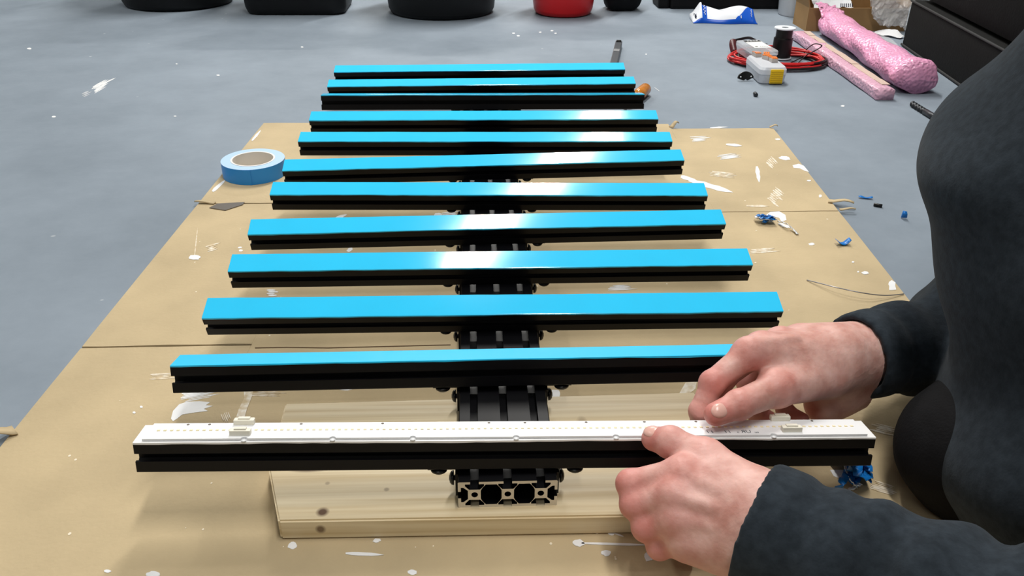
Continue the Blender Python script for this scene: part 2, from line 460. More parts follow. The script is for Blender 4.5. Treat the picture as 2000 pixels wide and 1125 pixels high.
mark([streak_pts(192, 168, 226, 152, 1.2)], paintm, floor, 0.)
for cx, cy, rx in ((57, 95, 4), (105, 228, 4), (342, 227, 2.5), (1003, 65, 3), (1012, 70, 3), (1055, 63, 2.5), (1078, 60, 3), (590, 92, 2.5), (426, 147, 3), (1646, 207, 4), (345, 125, 2), (1085, 65, 2.5), (1262, 106, 2)):
    mark([blob_pts(cx, cy, rx, rx * .4)], paintm, floor, 0.)
scuff = mat('pale_scuff', (186, 190, 196), .5)
mark([streak_pts(1278, 171, 1289, 179, .9)], scuff, floor, 0.)

# ------------------------------------------------------------------ pine board
bpts = [(-.194, .131), (-.1915, .045), (-.171, -.0175), (.186, -.0225), (.184, .136)]
bc = Vector((0, .06, CARD))
def rel(px, h=BOARD):
    p = gp(*px, h); return p.x - bc.x, p.y - bc.y
k1 = rel((630, 1000)); k2 = rel((627, 1019)); k3 = rel((755, 956)); k4 = rel((1137, 824)); k5 = rel((602, 916)); k6 = rel((640, 1032), CARD)
TZ = BOARD - CARD
KNOTS = [(*k1, TZ, .0042, .0042, .004, .95), (k1[0] - .001, -.0785, .010, .0034, .010, .0036, .8), (*k3, TZ, .002, .002, .01, .5), (*k4, TZ, .004, .007, .01, .35), (*k5, TZ, .014, .0035, .01, .85), (k1[0] - .001, k1[1] + .032, TZ, .0018, .0018, .01, .4)]
bm = bmesh.new(); add_prism(bm, [(x - bc.x, y - bc.y) for x, y in bpts], 0, BOARD - CARD)
bmesh.ops.bevel(bm, geom=list(bm.edges), offset=.0015, segments=2, affect='EDGES')
tag(bm_obj('pine_board', bm, wood_mat(), None, False, bc), 'short pale pine board with brown knots lying under the near end of the beam', 'board')

# ================================================================== the rack
U = .0254
black = mat('black_anodised', (7, 7, 11), .45, metal=0, spec=.27, noise=.1, nscale=30)
rawal = mat('cut_aluminium', (226, 216, 196), .4, metal=0, noise=.06, nscale=120)
rack = thing('light_rack', 'black aluminium rack of twelve taped crossbars bolted across one long beam', 'rack', (.003, .0, BOARD))
def slot_half():
    # right half of a top T-slot measured from the slot centre: (offset along side, depth below the face)
    return [(.0033, 0), (.0033, .0022), (.0073, .0022), (.0073, .0040), (.0042, .0076)]
def square_profile():
    h = U / 2; out = []
    for q in range(4):
        c, s = math.cos(q * math.pi / 2), math.sin(q * math.pi / 2)
        side = [(-h + .0008, h), *[(-a, h - d) for a, d in slot_half()], *[(a, h - d) for a, d in slot_half()[::-1]], (h - .0008, h), (h, h - .0008)]
        # walking the top face left to right; rotate clockwise for the next faces
        out += [(x * c + y * s, -x * s + y * c) for x, y in side]
    return out
def bar_mesh():
    bm = bmesh.new(); P = square_profile(); L_ = .561
    # local frame: origin at the front top edge, x along the bar, y back, z up
    a = [bm.verts.new((-L_ / 2, x + U / 2, y - U / 2)) for x, y in P]; b = [bm.verts.new((L_ / 2, x + U / 2, y - U / 2)) for x, y in P]
    n = len(P); bm.faces.new(a); bm.faces.new(b[::-1])
    for i in range(n): bm.faces.new((a[i], b[i], b[(i + 1) % n], a[(i + 1) % n]))
    bmesh.ops.recalc_face_normals(bm, faces=bm.faces)
    me = bpy.data.meshes.new('crossbar'); bm.to_mesh(me); bm.free(); me.materials.append(black); return me
BAR = bar_mesh()
# front top edge: x, y, z, yaw, tilt (back raised), slope
BARS = [(0.0075, 0.0030, 0.0790, 0.15, -9.1, -1.2), (-0.0006, 0.1125, 0.0790, 0.10, -13.0, .1), (0.0001, 0.2000, 0.0723, -0.41, 17.5, 0.03),
        (0.0016, 0.2980, 0.0719, 0.77, 16.5, -0.39), (0.0000, 0.3971, 0.0719, 1.65, 16.98, -0.02), (0.0019, 0.5003, 0.0718, -0.45, 15.56, -0.52),
        (-0.0025, 0.6085, 0.0713, 1.37, 15.65, 0.63), (-0.0009, 0.7080, 0.0722, -1.35, 13.76, 0.08), (-0.0011, 0.8117, 0.0731, -0.74, 15.14, 0.14),
        (0.0007, 0.9352, 0.0787, 1.10, -10.26, -0.39), (-0.0015, 1.0139, 0.0741, 0.32, 13.19, 0.31), (-0.0049, 1.1165, 0.0741, -0.49, 14.40, 0.55)]
tapem = mat('blue_thermal_tape', (50, 200, 250), .11, spec=.5, noise=.03, nscale=14, bump=.012, bscale=20)
tapew = mat('white_adhesive', (240, 240, 240), .35)
def tape_mesh(seed, L_=.5605):
    r = random.Random(seed); bm = bmesh.new(); n = 60
    rows = []; f = 0.; g = 0.
    for i in range(n + 1):
        f = f * .8 + r.uniform(-.00022, .00022); g = g * .8 + r.uniform(-.00016, .00016)
        x = -L_ / 2 + L_ * i / n
        z = .00045 + r.uniform(0, .00003)
        y0, y1 = -.0006 + f, U + .0003 + g
        rows.append([bm.verts.new(c) for c in ((x, y0, -.0012 + f), (x, y0, z - .0002), (x, y0 + .0008, z), (x, (y0 + y1) / 2, z), (x, y1, z), (x, y1, 0))])
    for A, B in zip(rows, rows[1:]):
        for i in range(5): bm.faces.new((A[i], A[i + 1], B[i + 1], B[i]))
        bm.faces.new((A[5], A[0], B[0], B[5]))
    bm.faces.new(rows[0]); bm.faces.new(rows[-1][::-1])
    bmesh.ops.recalc_face_normals(bm, faces=bm.faces)
    me = bpy.data.meshes.new('thermal_tape'); bm.to_mesh(me); bm.free()
    for p in me.polygons: p.use_smooth = True
    me.set_sharp_from_angle(angle=math.radians(4))
    return me
TAPES = [tape_mesh(i) for i in range(11)]
for t in TAPES: t.materials.append(tapem)
wt = tape_mesh(99); wt.materials.append(tapew)
RO = rack.location
bolt_prof = [(0, .0032), (.0018, .0032), (.0020, .0026), (.0032, .0028), (.0047, .0016), (.0051, 0), (0, 0)]
bm = bmesh.new(); add_lathe(bm, bolt_prof, 16); bmesh.ops.recalc_face_normals(bm, faces=bm.faces)
BOLT = bpy.data.meshes.new('bolt'); bm.to_mesh(BOLT); bm.free(); BOLT.materials.append(mat('black_bolt', (12, 12, 13), .3, spec=.6))
for p in BOLT.polygons: p.use_smooth = True
BMATS = []
for i, (x, y, z, a, t, s) in enumerate(BARS):
    Mw = Matrix.Translation((x, y, z)) @ Matrix.Rotation(math.radians(a), 4, 'Z') @ Matrix.Rotation(-math.radians(s), 4, 'Y') @ Matrix.Rotation(math.radians(t), 4, 'X')
    BMATS.append(Mw)
    o = link('crossbar', BAR, None, rack)
    o.matrix_local = Matrix.Translation(-RO) @ Mw
    if i == 0: o['label'] = 'nearest black crossbar, carrying the white light strip'
    if i in (1, 9): o['label'] = 'black crossbar leaning back so its blue tape shows as a thin strip'
    tp = link('thermal_tape', wt if i == 0 else TAPES[i - 1], None, o)
    tp['label'] = 'white adhesive strip' if i == 0 else 'glossy blue tape strip'
    # two angle brackets at the beam, each with two button bolts
    for sd in (-1, 1):
        bx = sd * (.0381)
        cy = (Mw @ Vector((0, U / 2, -U))).y
        zf = (Mw @ Vector((bx + sd * .012, U / 2, -U))).z
        bm = bmesh.new()
        add_box(bm, (bx + sd * .001, cy, (BOARD + .004 + BEAM_T) / 2), (.002, .021, .0214))
        Mf = Matrix.Translation((bx + sd * .0115, cy, min(zf, BEAM_T + .004) - .0012)) @ Matrix.Rotation(math.radians(t), 4, 'X')
        add_box(bm, (0, 0, 0), (.023, .017, .0020), Mf)
        add_tube(bm, [(bx + sd * .0015, cy, BOARD + .013), (bx + sd * .0040, cy, BOARD + .013)], .0022, 10)
        br = bm_obj('angle_bracket', bm, black, rack, False, -RO + Vector((.003, 0, 0)))
        b1 = link('bolt', BOLT, None, br); b1.matrix_local = Matrix.Translation((bx + sd * .0035, cy, BOARD + .013)) @ Matrix.Rotation(sd * math.pi / 2, 4, 'Y') @ Matrix.Scale(1.15, 4)
        b2 = link('bolt', BOLT, None, br); b2.matrix_local = Mf @ Matrix.Translation((sd * .003, -.005, -.0011)) @ Matrix.Rotation(math.pi, 4, 'X') @ Matrix.Scale(1.35, 4)
# long beam: three-slot section with hollow cells, extruded
def curve_mesh(name, splines, length):
    c = bpy.data.curves.new(name, 'CURVE'); c.dimensions = '2D'; c.fill_mode = 'BOTH'; c.extrude = length / 2
    for pts in splines:
        sp = c.splines.new('POLY'); sp.points.add(len(pts) - 1); sp.use_cyclic_u = True
        for q, p in zip(sp.points, pts): q.co = (p[0], p[1], 0, 1)
    o = bpy.data.objects.new(name, c); COL.objects.link(o)
    me = bpy.data.meshes.new_from_object(o.evaluated_get(bpy.context.evaluated_depsgraph_get()))
    bpy.data.objects.remove(o); me.name = name
    return me
h = U / 2; out = []
top = [(-.0381 + .0008, h)]
for cx in (-U, 0, U): top += [(cx - a, h - d) for a, d in slot_half()] + [(cx + a, h - d) for a, d in slot_half()[::-1]]
top += [(.0381 - .0008, h), (.0381, h - .0008)]
side = [(.0381, h - .0008)] + [(.0381 - d, a) for a, d in slot_half()] + [(.0381 - d, -a) for a, d in slot_half()[::-1]] + [(.0381, -h + .0008)]
out = top + side[1:] + [(-x, -y) for x, y in top[:]] + [(-x, -y) for x, y in side[1:]]
holes = []
for cx in (-U, 0, U): holes.append([(cx + .0026 * math.cos(k * .5236), .0026 * math.sin(k * .5236)) for k in range(12)])
for cx in (-U / 2, U / 2):
    holes.append([(cx - .0042, .0100), (cx + .0042, .0100), (cx + .0068, .0066), (cx + .0080, .0040), (cx + .0080, -.0040), (cx + .0068, -.0066),
                  (cx + .0042, -.0100), (cx - .0042, -.0100), (cx - .0068, -.0066), (cx - .0080, -.0040), (cx - .0080, .0040), (cx - .0068, .0066)])
Lb = 1.16
me = curve_mesh('beam', [out] + holes, Lb)
me.materials.clear(); me.materials.append(black); me.materials.append(rawal)
for p in me.polygons:
    p.material_index = 1 if p.normal.z > .9 else 0; p.use_smooth = False
bo = link('beam', me, None, rack)
bo.matrix_local = Matrix.Translation((0, -.008 + Lb / 2, U / 2)) @ Matrix.Rotation(math.pi / 2, 4, 'X')
bo['label'] = 'long black slotted aluminium beam with a bare cut end'

# ------------------------------------------------------------------ light strip on the nearest bar
strip = thing('led_strip', 'long white light strip lying on the nearest crossbar, held by both hands', 'light strip')
strip.matrix_world = BMATS[0] @ Matrix.Translation((0, 0, .0008))
pcb = mat('white_circuit_board', (240, 241, 243), .3, spec=.5)
SL, SW = .548, .0235
bm = bmesh.new(); n = 12
P = [(-SL / 2, .0012), ]
notches = [-.2, -.135, -.0755, .002, .078, .2]
for nx in notches: P += [(nx + .0024 * math.cos(math.pi - k * math.pi / 6), .0012 + .0022 * math.sin(k * math.pi / 6)) for k in range(7)]
P += [(SL / 2, .0012), (SL / 2 - .001, .0012 + SW), (-SL / 2 + .001, .0012 + SW)]
add_prism(bm, P, 0, .0016)
bm_obj('circuit_board', bm, pcb, strip)
for nx in notches:
    lathe_obj('screw_hole', [(0, .0001), (.0019, .0001), (.0021, .0007), (0, .0007)], mat('white_plastic', (232, 234, 236), .4), strip, 14, (nx, .0002, 0))
for nx in (-.247, -.231, -.162, -.1, -.018, .010, .058, .104, .145, .2385):
    lathe_obj('mount_hole', [(0, .0016), (.0011, .0016), (.0011, .0018), (0, .0018)], mat('grey_copper', (120, 112, 104), .4), strip, 10, (nx, .0225, 0))
conm = mat('cream_connector', (233, 229, 214), .45)
for cx, cy in ((-.205, .0235), (-.204, .0075), (.213, .0245), (.216, .0072)):
    bm = bmesh.new(); add_box(bm, (0, 0, .0022), (.0155, .0052, .0042), bev=.0007)
    add_box(bm, (0, .0005, .0048), (.009, .0032, .0012), bev=.0003)
    bm_obj('connector', bm, conm, strip, False, (cx, cy, .0014))
ledm = mat('amber_phosphor', (248, 232, 190), .4)
bm = bmesh.new()
for i in range(112):
    add_box(bm, (-.266 + i * .0048, .0135, .0018), (.0022, .0016, .0006))
tag(bm_obj('light_chip', bm, ledm, strip), kind='stuff')
inkm = mat('grey_ink', (88, 92, 100), .6)
def text_obj(name, s, size, material, parent, M, mirror=False):
    c = bpy.data.curves.new(name, 'FONT'); c.body = s; c.size = size; c.align_x = 'CENTER'; c.align_y = 'CENTER'; c.extrude = .00004
    o = bpy.data.objects.new(name, c); COL.objects.link(o)
    me = bpy.data.meshes.new_from_object(o.evaluated_get(bpy.context.evaluated_depsgraph_get()))
    bpy.data.objects.remove(o); me.name = name; me.materials.clear()
    o = link(name, me, material, parent); o.matrix_local = M @ (Matrix.Scale(-1, 4, (1, 0, 0)) if mirror else Matrix.Identity(4))
    return o
text_obj('printed_mark', 'UR', .0062, inkm, strip, Matrix.Translation((.1800, .0062, .0017)), True)
text_obj('printed_mark', 'c', .004, inkm, strip, Matrix.Translation((.1735, .0055, .0017)))
text_obj('printed_mark', 'us', .0038, inkm, strip, Matrix.Translation((.1880, .0052, .0017)))
for k in (.150, .1535, .164, .167): box_obj('printed_mark', (k, .0062, .00165), (.0006, .0035, .0001), inkm, strip, rot=(0, 0, .12))

# ------------------------------------------------------------------ roll of tape
tr = gp(495, 333, CARD)
p0, p1 = gp(430, 322, CARD + .024), gp(557, 318, CARD + .024)
R = (p1 - p0).length / 2 * .99
c0 = gp(494, 311, CARD + .024); tl = Vector((c0.x, c0.y, CARD))
roll = thing('tape_roll', 'roll of blue tape on a white core standing flat on the cardboard edge', 'tape roll', tl)
tb = mat('blue_tape_side', (38, 144, 226), .35); tt = mat('pale_tape_edge', (178, 208, 238), .5)
bm = bmesh.new(); add_lathe(bm, [(R * .70, .0245), (R, .0245), (R, .0002), (R * .70, .0002), (R * .70, .0245)], 64)
me_o = bm_obj('wound_tape', bm, tb, roll); me_o.data.materials.append(tt)
for p in me_o.data.polygons:
    if abs(p.normal.z) > .9: p.material_index = 1
auto_smooth(me_o)
core = lathe_obj('core', [(R * .64, .0250), (R * .70, .0250), (R * .70, .0), (R * .64, .0), (R * .64, .0250)], mat('white_core', (228, 226, 224), .5), roll, 64); auto_smooth(core)
bm = bmesh.new(); pts = []
for k in range(6): pts.append(-math.pi / 2 - .12 + k * .05)
rows = [[bm.verts.new(((R + .0004 + max(0, k - 3) * .0004) * math.cos(a), (R + .0004 + max(0, k - 3) * .0004) * math.sin(a), zz)) for zz in (.0003, .0243)] for k, a in enumerate(pts)]
for A, B in zip(rows, rows[1:]): bm.faces.new((A[0], A[1], B[1], B[0]))
te = bm_obj('tape_end', bm, tb, roll); sm = te.modifiers.new('t', 'SOLIDIFY'); sm.thickness = .0004

# ================================================================== the person
def A3(v): return np.array(v, dtype=np.float32)
RH = dict(
    W=dp(1632, 702, .722), Wi=dp(1628, 690, .708), Wp=dp(1650, 712, .744),
    I=[dp(1460, 692, .678), dp(1391, 748, .670), dp(1368, 803, .670), dp(1366, 846, .677)],
    M=[dp(1484, 682, .692), dp(1412, 738, .690), dp(1392, 795, .692), dp(1400, 838, .698)],
    R=[dp(1520, 672, .712), dp(1462, 748, .722), dp(1478, 805, .722), dp(1512, 826, .716)],
    P=[dp(1558, 672, .730), dp(1512, 752, .744), dp(1535, 805, .738), dp(1566, 820, .730)],
    T=[dp(1605, 734, .700), dp(1516, 760, .667), dp(1444, 790, .647), dp(1398, 809, .641)],
    H=dp(1630, 762, .742), arm=dp(1800, 668, .775), heel=[dp(1608, 792, .745), dp(1700, 728, .756)])
LH = dict(
    W=dp(1510, 1030, .552), Wi=dp(1500, 998, .558), Wp=dp(1500, 1066, .556),
    I=[dp(1332, 925, .583), dp(1232, 945, .592), dp(1246, 966, .622), dp(1285, 962, .648)],
    M=[dp(1318, 966, .574), dp(1240, 985, .586), dp(1256, 998, .614), dp(1292, 985, .640)],
    R=[dp(1322, 1012, .571), dp(1262, 1030, .582), dp(1276, 1030, .607), dp(1310, 1012, .630)],
    P=[dp(1345, 1052, .573), dp(1288, 1068, .583), dp(1300, 1058, .604), dp(1330, 1042, .622)],
    T=[dp(1455, 960, .575), dp(1378, 897, .594), dp(1310, 864, .606), dp(1277, 857, .6155)],
    H=dp(1420, 1070, .566), arm=dp(1700, 1110, .528))
def hand_sdf(P, J):
    fr = {'I': (.0112, .0098, .0086, .0076), 'M': (.0115, .0100, .0088, .0078), 'R': (.0110, .0095, .0083, .0074), 'P': (.0100, .0084, .0074, .0066)}
    # palm: four metacarpals, heel and thumb root melted together
    d = None
    wr = {'I': (1, 0), 'M': (.66, .34), 'R': (.33, .67), 'P': (0, 1)}
    for k in 'IMRP':
        a = A3(J['Wi']) * wr[k][0] + A3(J['Wp']) * wr[k][1]
        c = cap(P, a, J[k][0], .0185, .0125)
        d = c if d is None else smin(d, c, .012)
    d = smin(d, cap(P, J['T'][0], A3(J['T'][1]), .0200, .0140), .014)
    d = smin(d, cap(P, J['H'], A3(J['P'][0]), .0180, .0120), .018)
    web = A3(J['T'][1]) * .55 + A3(J['I'][0]) * .45
    d = smin(d, cap(P, A3(J['T'][0]) * .65 + A3(J['I'][0]) * .35, A3(J['T'][0]) * .4 + web * .6, .0110, .0060), .010)
    d = smin(d, cap(P, J['W'], J['arm'], .0285, .0330), .022)
    if 'heel' in J: d = smin(d, cap(P, J['heel'][0], J['heel'][1], .0165, .026), .016)
    # tendons and knuckles
    for k in 'IMRP':
        a = A3(J['Wi']) * wr[k][0] + A3(J['Wp']) * wr[k][1]
        up = BACK[id(J)]
        d = smin(d, cap(P, a * .45 + A3(J[k][0]) * .55 + up * .0150, A3(J[k][0]) + up * .0098, .0026, .0042), .005)
        d = smin(d, cap(P, A3(J[k][0]) + up * .002, A3(J[k][0]) + up * .003, .0118, .0118), .006)
    out = d
    for k in 'IMRP':
        c = J[k]; r = fr[k]
        f = cap(P, c[0], c[1], r[0], r[1])
        f = smin(f, cap(P, c[1], c[2], r[1] * .97, r[2]), .003)
        f = smin(f, cap(P, c[2], c[3], r[2] * .97, r[3]), .003)
        for q in (1, 2): f = smin(f, cap(P, c[q], c[q], r[q] * 1.06, r[q] * 1.06), .003)
        out = smin(out, f, .0045)
    t = J['T']
    f = cap(P, t[1], t[2], .0132, .0112)
    f = smin(f, cap(P, t[2], t[3], .0110, .0092), .003)
    f = smin(f, cap(P, t[1], t[1], .0142, .0142), .005)
    f = smin(f, cap(P, t[2], t[2], .0118, .0118), .003)
    out = smin(out, f, .0055)
    return out
def unit(v): v = A3(v); return v / np.linalg.norm(v)
BACK = {}
for J in (RH, LH):
    across = A3(J['P'][0]) - A3(J['I'][0]); along = A3(J['M'][0]) - A3(J['W'])
    b = unit(np.cross(along, across))
    if b @ (CAM - A3(J['M'][0])) < 0: b = -b
    BACK[id(J)] = A3(b)
def hand_mesh(J, h=.00125):
    pts = np.array([A3(p) for k in 'IMRPT' for p in J[k]] + [A3(J['W']), A3(J['H'])])
    lo, hi = pts.min(0) - .022, pts.max(0) + .022
    V, F = surface_nets(lambda P: hand_sdf(P, J), lo - .006, hi + .006, h)
    red = np.zeros(len(V))
    for k in 'IMRPT':
        for q, wgt in ((0, .8), (1, .9), (2, .6), (3, 1.0)):
            red = np.maximum(red, wgt * np.exp(-((np.linalg.norm(V - A3(J[k][q]), axis=1) - .009) / .009) ** 2))
    return V, F, red
# pose of the hidden body
SHR, SHL = A3((.56, .23, .33)), A3((.55, -.10, .35))
ELR, ELL = A3(dp(1925, 640, .80)), A3(dp(2075, 1300, .47))
CHEST, BELLY, PELV = A3((.52, .07, .28)), A3((.57, .07, .16)), A3((.66, .08, .14))
KNR, KNL = A3(dp(1912, 880, .665)), A3((.56, -.30, .07))
FTR, FTL = A3((.78, .14, .045)), A3((.80, -.08, .045))
NECK, HEAD = A3((.50, .07, .43)), A3((.43, .07, .535))
def body_sdf(P):
    d = cap(P, CHEST, BELLY, .115, .115)
    d = smin(d, cap(P, BELLY, PELV, .115, .115), .03)
    d = smin(d, cap(P, SHR, SHL, .05, .05), .03)
    d = smin(d, cap(P, CHEST, NECK, .06, .052), .03)
    d = smin(d, cap(P, NECK, HEAD, .052, .055), .02)
    hx = unit((-.75, 0, -.55))
    d = smin(d, ell(P, HEAD, [hx, (0, 1, 0), np.cross(hx, (0, 1, 0))], (.098, .076, .112)), .02)
    d = smin(d, cap(P, HEAD + A3((-.080, 0, -.04)), HEAD + A3((-.086, 0, -.075)), .008, .013), .012)
    for s in (-1, 1):
        d = smin(d, ell(P, HEAD + A3((.005, s * .078, -.01)), np.eye(3), (.018, .010, .03)), .005)
        d = smin(d, ell(P, HEAD + A3((-.082, s * .03, -.025)), np.eye(3), (.014, .016, .012)), .006)
    d = smin(d, ell(P, HEAD + A3((-.080, 0, -.10)), np.eye(3), (.012, .024, .010)), .008)
    for s, e, w, r in ((SHR, ELR, A3(RH['W']), .05), (SHL, ELL, A3(LH['W']), .05)):
        d = smin(d, cap(P, s, e, r * .85, r * .68), .02)
        d = smin(d, cap(P, e, w, r * .66, r * .5), .012)
    for k, f, hp in ((KNR, FTR, (.65, .14, .12)), (KNL, FTL, (.66, .01, .12))):
        d = smin(d, cap(P, hp, k, .075, .045), .02)
        d = smin(d, cap(P, k, f, .043, .03), .01)
    return d
V0, F0_ = surface_nets(body_sdf, (.30, -.40, .0), (.92, .36, .68), .006)
parts = [(V0, F0_, np.zeros(len(V0)))] + [hand_mesh(J) for J in (RH, LH)]
off = 0; Vs, Fs, Rs = [], [], []
for V, F, r in parts:
    Vs.append(V); Fs.append(F + off); Rs.append(r); off += len(V)
PO = Vector((.62, .06, 0))
pm = mesh_np('person', np.concatenate(Vs) - np.array(PO), np.concatenate(Fs))
at = pm.attributes.new('redness', 'FLOAT', 'POINT'); at.data.foreach_set('value', np.concatenate(Rs).astype(np.float32))
def skin_mat():
    M = bpy.data.materials.new('skin'); M.use_nodes = True
    N = M.node_tree.nodes; L = M.node_tree.links; b = N['Principled BSDF']
    a = N.new('ShaderNodeAttribute'); a.attribute_name = 'redness'
    tc = N.new('ShaderNodeTexCoord'); n = N.new('ShaderNodeTexNoise'); n.inputs['Scale'].default_value = 55; n.inputs['Detail'].default_value = 4
    L.new(tc.outputs['Object'], n.inputs[0])
    r = N.new('ShaderNodeValToRGB'); r.color_ramp.elements[0].color = (*lin((196, 140, 128)), 1); r.color_ramp.elements[1].color = (*lin((230, 188, 178)), 1)
    r.color_ramp.elements[0].position = .3; r.color_ramp.elements[1].position = .7
    L.new(n.outputs[0], r.inputs[0])
    mx = N.new('ShaderNodeMixRGB'); mx.inputs[2].default_value = (*lin((208, 120, 112)), 1)
    mu = N.new('ShaderNodeMath'); mu.operation = 'MULTIPLY'; mu.inputs[1].default_value = .65
    L.new(a.outputs['Fac'], mu.inputs[0]); L.new(mu.outputs[0], mx.inputs[0]); L.new(r.outputs[0], mx.inputs[1]); L.new(mx.outputs[0], b.inputs['Base Color'])
    b.inputs['Roughness'].default_value = .48; b.inputs['Specular IOR Level'].default_value = .4
    b.inputs['Subsurface Weight'].default_value = .25; b.inputs['Subsurface Radius'].default_value = (1, .35, .2); b.inputs['Subsurface Scale'].default_value = .005
    n2 = N.new('ShaderNodeTexNoise'); n2.inputs['Scale'].default_value = 190; n2.inputs['Detail'].default_value = 5; L.new(tc.outputs['Object'], n2.inputs[0])
    w1 = N.new('ShaderNodeTexNoise'); w1.inputs['Scale'].default_value = 70; w1.inputs['Detail'].default_value = 3; L.new(tc.outputs['Object'], w1.inputs[0])
    ad = N.new('ShaderNodeMath'); ad.operation = 'ADD'; L.new(n2.outputs[0], ad.inputs[0]); L.new(w1.outputs[0], ad.inputs[1])
    bp = N.new('ShaderNodeBump'); bp.inputs['Strength'].default_value = .3; bp.inputs['Distance'].default_value = .0018
    L.new(ad.outputs[0], bp.inputs['Height']); L.new(bp.outputs[0], b.inputs['Normal'])
    return M
person = link('person', pm, skin_mat(), None, PO)
tag(person, 'person in a dark hoodie crouching at the right, both hands pressing the white strip', 'person')
# nails
nailm = mat('fingernail', (226, 178, 166), .25, spec=.5)
def nail(J, k, up):
    a, b = A3(J[k][2]), A3(J[k][3]); t = unit(b - a); n_ = up - t * (up @ t); n_ = n_ / np.linalg.norm(n_); s = np.cross(t, n_)
    r = .0092 if k == 'T' else .0072
    c = b + n_ * (r * .78) - t * .001
    V, F = surface_nets(lambda P: ell(P, c, [t, s, n_], (.0072, .0058, .0030) if k == 'T' else (.0058, .0045, .0022)), c - .011, c + .011, .0006)
    me = mesh_np('fingernail', V - np.array(PO), F)
    return link('fingernail', me, nailm, person)
nail(RH, 'T', unit(A3((.0, -.55, .8)))); nail(LH, 'T', unit(A3((-.1, -.2, .95))))
# ---- clothes
def fold(P, amp, f, ph):
    x, y, z = P[..., 0], P[..., 1], P[..., 2]
    return amp * (np.sin(f * (x * .8 + z * 1.1 - y * .5) + 2.2 * np.sin(9 * y + ph) + ph) + .6 * np.sin(f * 1.7 * (z - x * .6 + y * .4) + 1.7 * np.sin(11 * x) + ph * 2))
CUR, CUL = A3(dp(1668, 697, .735)), A3(dp(1472, 1020, .560))
def sleeve(P, s, e, c, r0, r1, rc, wj):
    f = cap(P, s, e, r0, r1)
    f = smin(f, cap(P, e, c, r1, rc), .03)
    ax = unit(c - e)
    f = f + fold(P, .0032, 56, 1.3) * np.clip((np.abs((P - c) @ ax) - .03) / .04, 0, 1)
    t = (P - c) @ ax
    q = P - c
    f = f + .0026 * np.clip((-t - .045) / .02, 0, 1) * np.clip((.30 + t) / .05, 0, 1) * (np.sin(118 * t + 60 * q[..., 1] + 2.6 * np.sin(26 * q[..., 2] + 1)) + .7 * np.sin(71 * t - 55 * q[..., 2] + 2))
    # gathered cuff
    f = f + np.where(t > -.05, .004 * np.exp(-((t + .034) / .006) ** 2), 0)
    f = np.where(cap(P, e, c + ax * .1, .1, .1) < 0, np.maximum(f, t), f)
    hole = np.maximum(cap(P, c - ax * .03, c + ax * .05, rc - .0065, rc - .006), -(t + .024))
    return np.maximum(f, -hole)
def torso_sdf(P):
    d = ell(P, (.512, .075, .268), np.eye(3), (.167, .17, .145))
    d = smin(d, cap(P, (.492, .05, .21), (.479, -.025, .075), .145, .14), .05)
    d = smin(d, cap(P, SHR - A3((.0, .01, 0)), SHL, .075, .075), .05)
    d = smin(d, cap(P, (.60, .07, .20), PELV + A3((.02, 0, .02)), .14, .15), .05)
    d = smin(d, cap(P, (.55, .07, .42), (.565, .07, .44), .065, .06), .04)     # hood lying at the neck
    d = d + fold(P, .0062, 30, .4)
    neck = cap(P, NECK, HEAD, .056, .08)
    return np.maximum(d, -neck)
def hoodie_sdf(P):
    d = torso_sdf(P)
    d = smin(d, sleeve(P, SHR, ELR, CUR, .075, .052, .0385, RH), .012)
    d = smin(d, sleeve(P, SHL, ELL, CUL, .075, .050, .0435, LH), .012)
    return np.maximum(d, .012 - P[..., 2])
V, F = surface_nets(hoodie_sdf, (.13, -.26, .0), (.86, .40, .56), .0036)
hood = link('hoodie', mesh_np('hoodie', V - np.array(PO), F), mat('charcoal_fleece', (45, 52, 59), .95, spec=.08, noise=.25, nscale=140, bump=.1, bscale=600, sheen=.06), person)
smd = hood.modifiers.new('soft', 'SMOOTH'); smd.factor = .5; smd.iterations = 5
hood['label'] = 'dark charcoal hooded sweatshirt'
def trouser_sdf(P):
    d = None
    for k, f, hp in ((KNR, FTR, (.66, .15, .12)), (KNL, FTL, (.67, .0, .12))):
        q = smin(cap(P, hp, k, .095, .060), cap(P, k, f, .055, .042), .012)
        d = q if d is None else smin(d, q, .02)
    d = d + fold(P, .0016, 45, 2.1)
    return np.maximum(d, .0045 - P[..., 2])
V, F = surface_nets(trouser_sdf, (.29, -.40, .0), (.90, .30, .26), .0045)
tr_ = link('trousers', mesh_np('trousers', V - np.array(PO), F), mat('black_denim', (20, 20, 22), .85, spec=.15, noise=.2, nscale=70, bump=.15, bscale=500), person)
V, F = surface_nets(lambda P: np.maximum(ell(P, HEAD + A3((.022, 0, .03)), np.eye(3), (.100, .088, .098)), -ell(P, HEAD + A3((-.09, 0, -.07)), np.eye(3), (.085, .07, .085))) + .002 * np.sin(P[..., 1] * 260) * np.sin(P[..., 0] * 90), HEAD - .15, HEAD + .16, .005)
link('hair', mesh_np('hair', V - np.array(PO), F), mat('brown_hair', (42, 30, 24), .6, bump=.4, bscale=120), person)
shoem = mat('black_shoe', (22, 22, 23), .6)
for f, yw in ((FTR, 0), (FTL, .2)):
    V, F = surface_nets(lambda P: np.maximum(smin(cap(P, f, f + A3((.10, .02 + yw * .2, -.01)), .045, .036), cap(P, f + A3((.0, 0, -.02)), f + A3((.13, .02, -.015)), .03, .03), .02), .0045 - P[..., 2]), f - A3((.08, .1, .06)), f + A3((.2, .12, .08)), .005)
    link('shoe', mesh_np('shoe', V - np.array(PO), F), shoem, person)

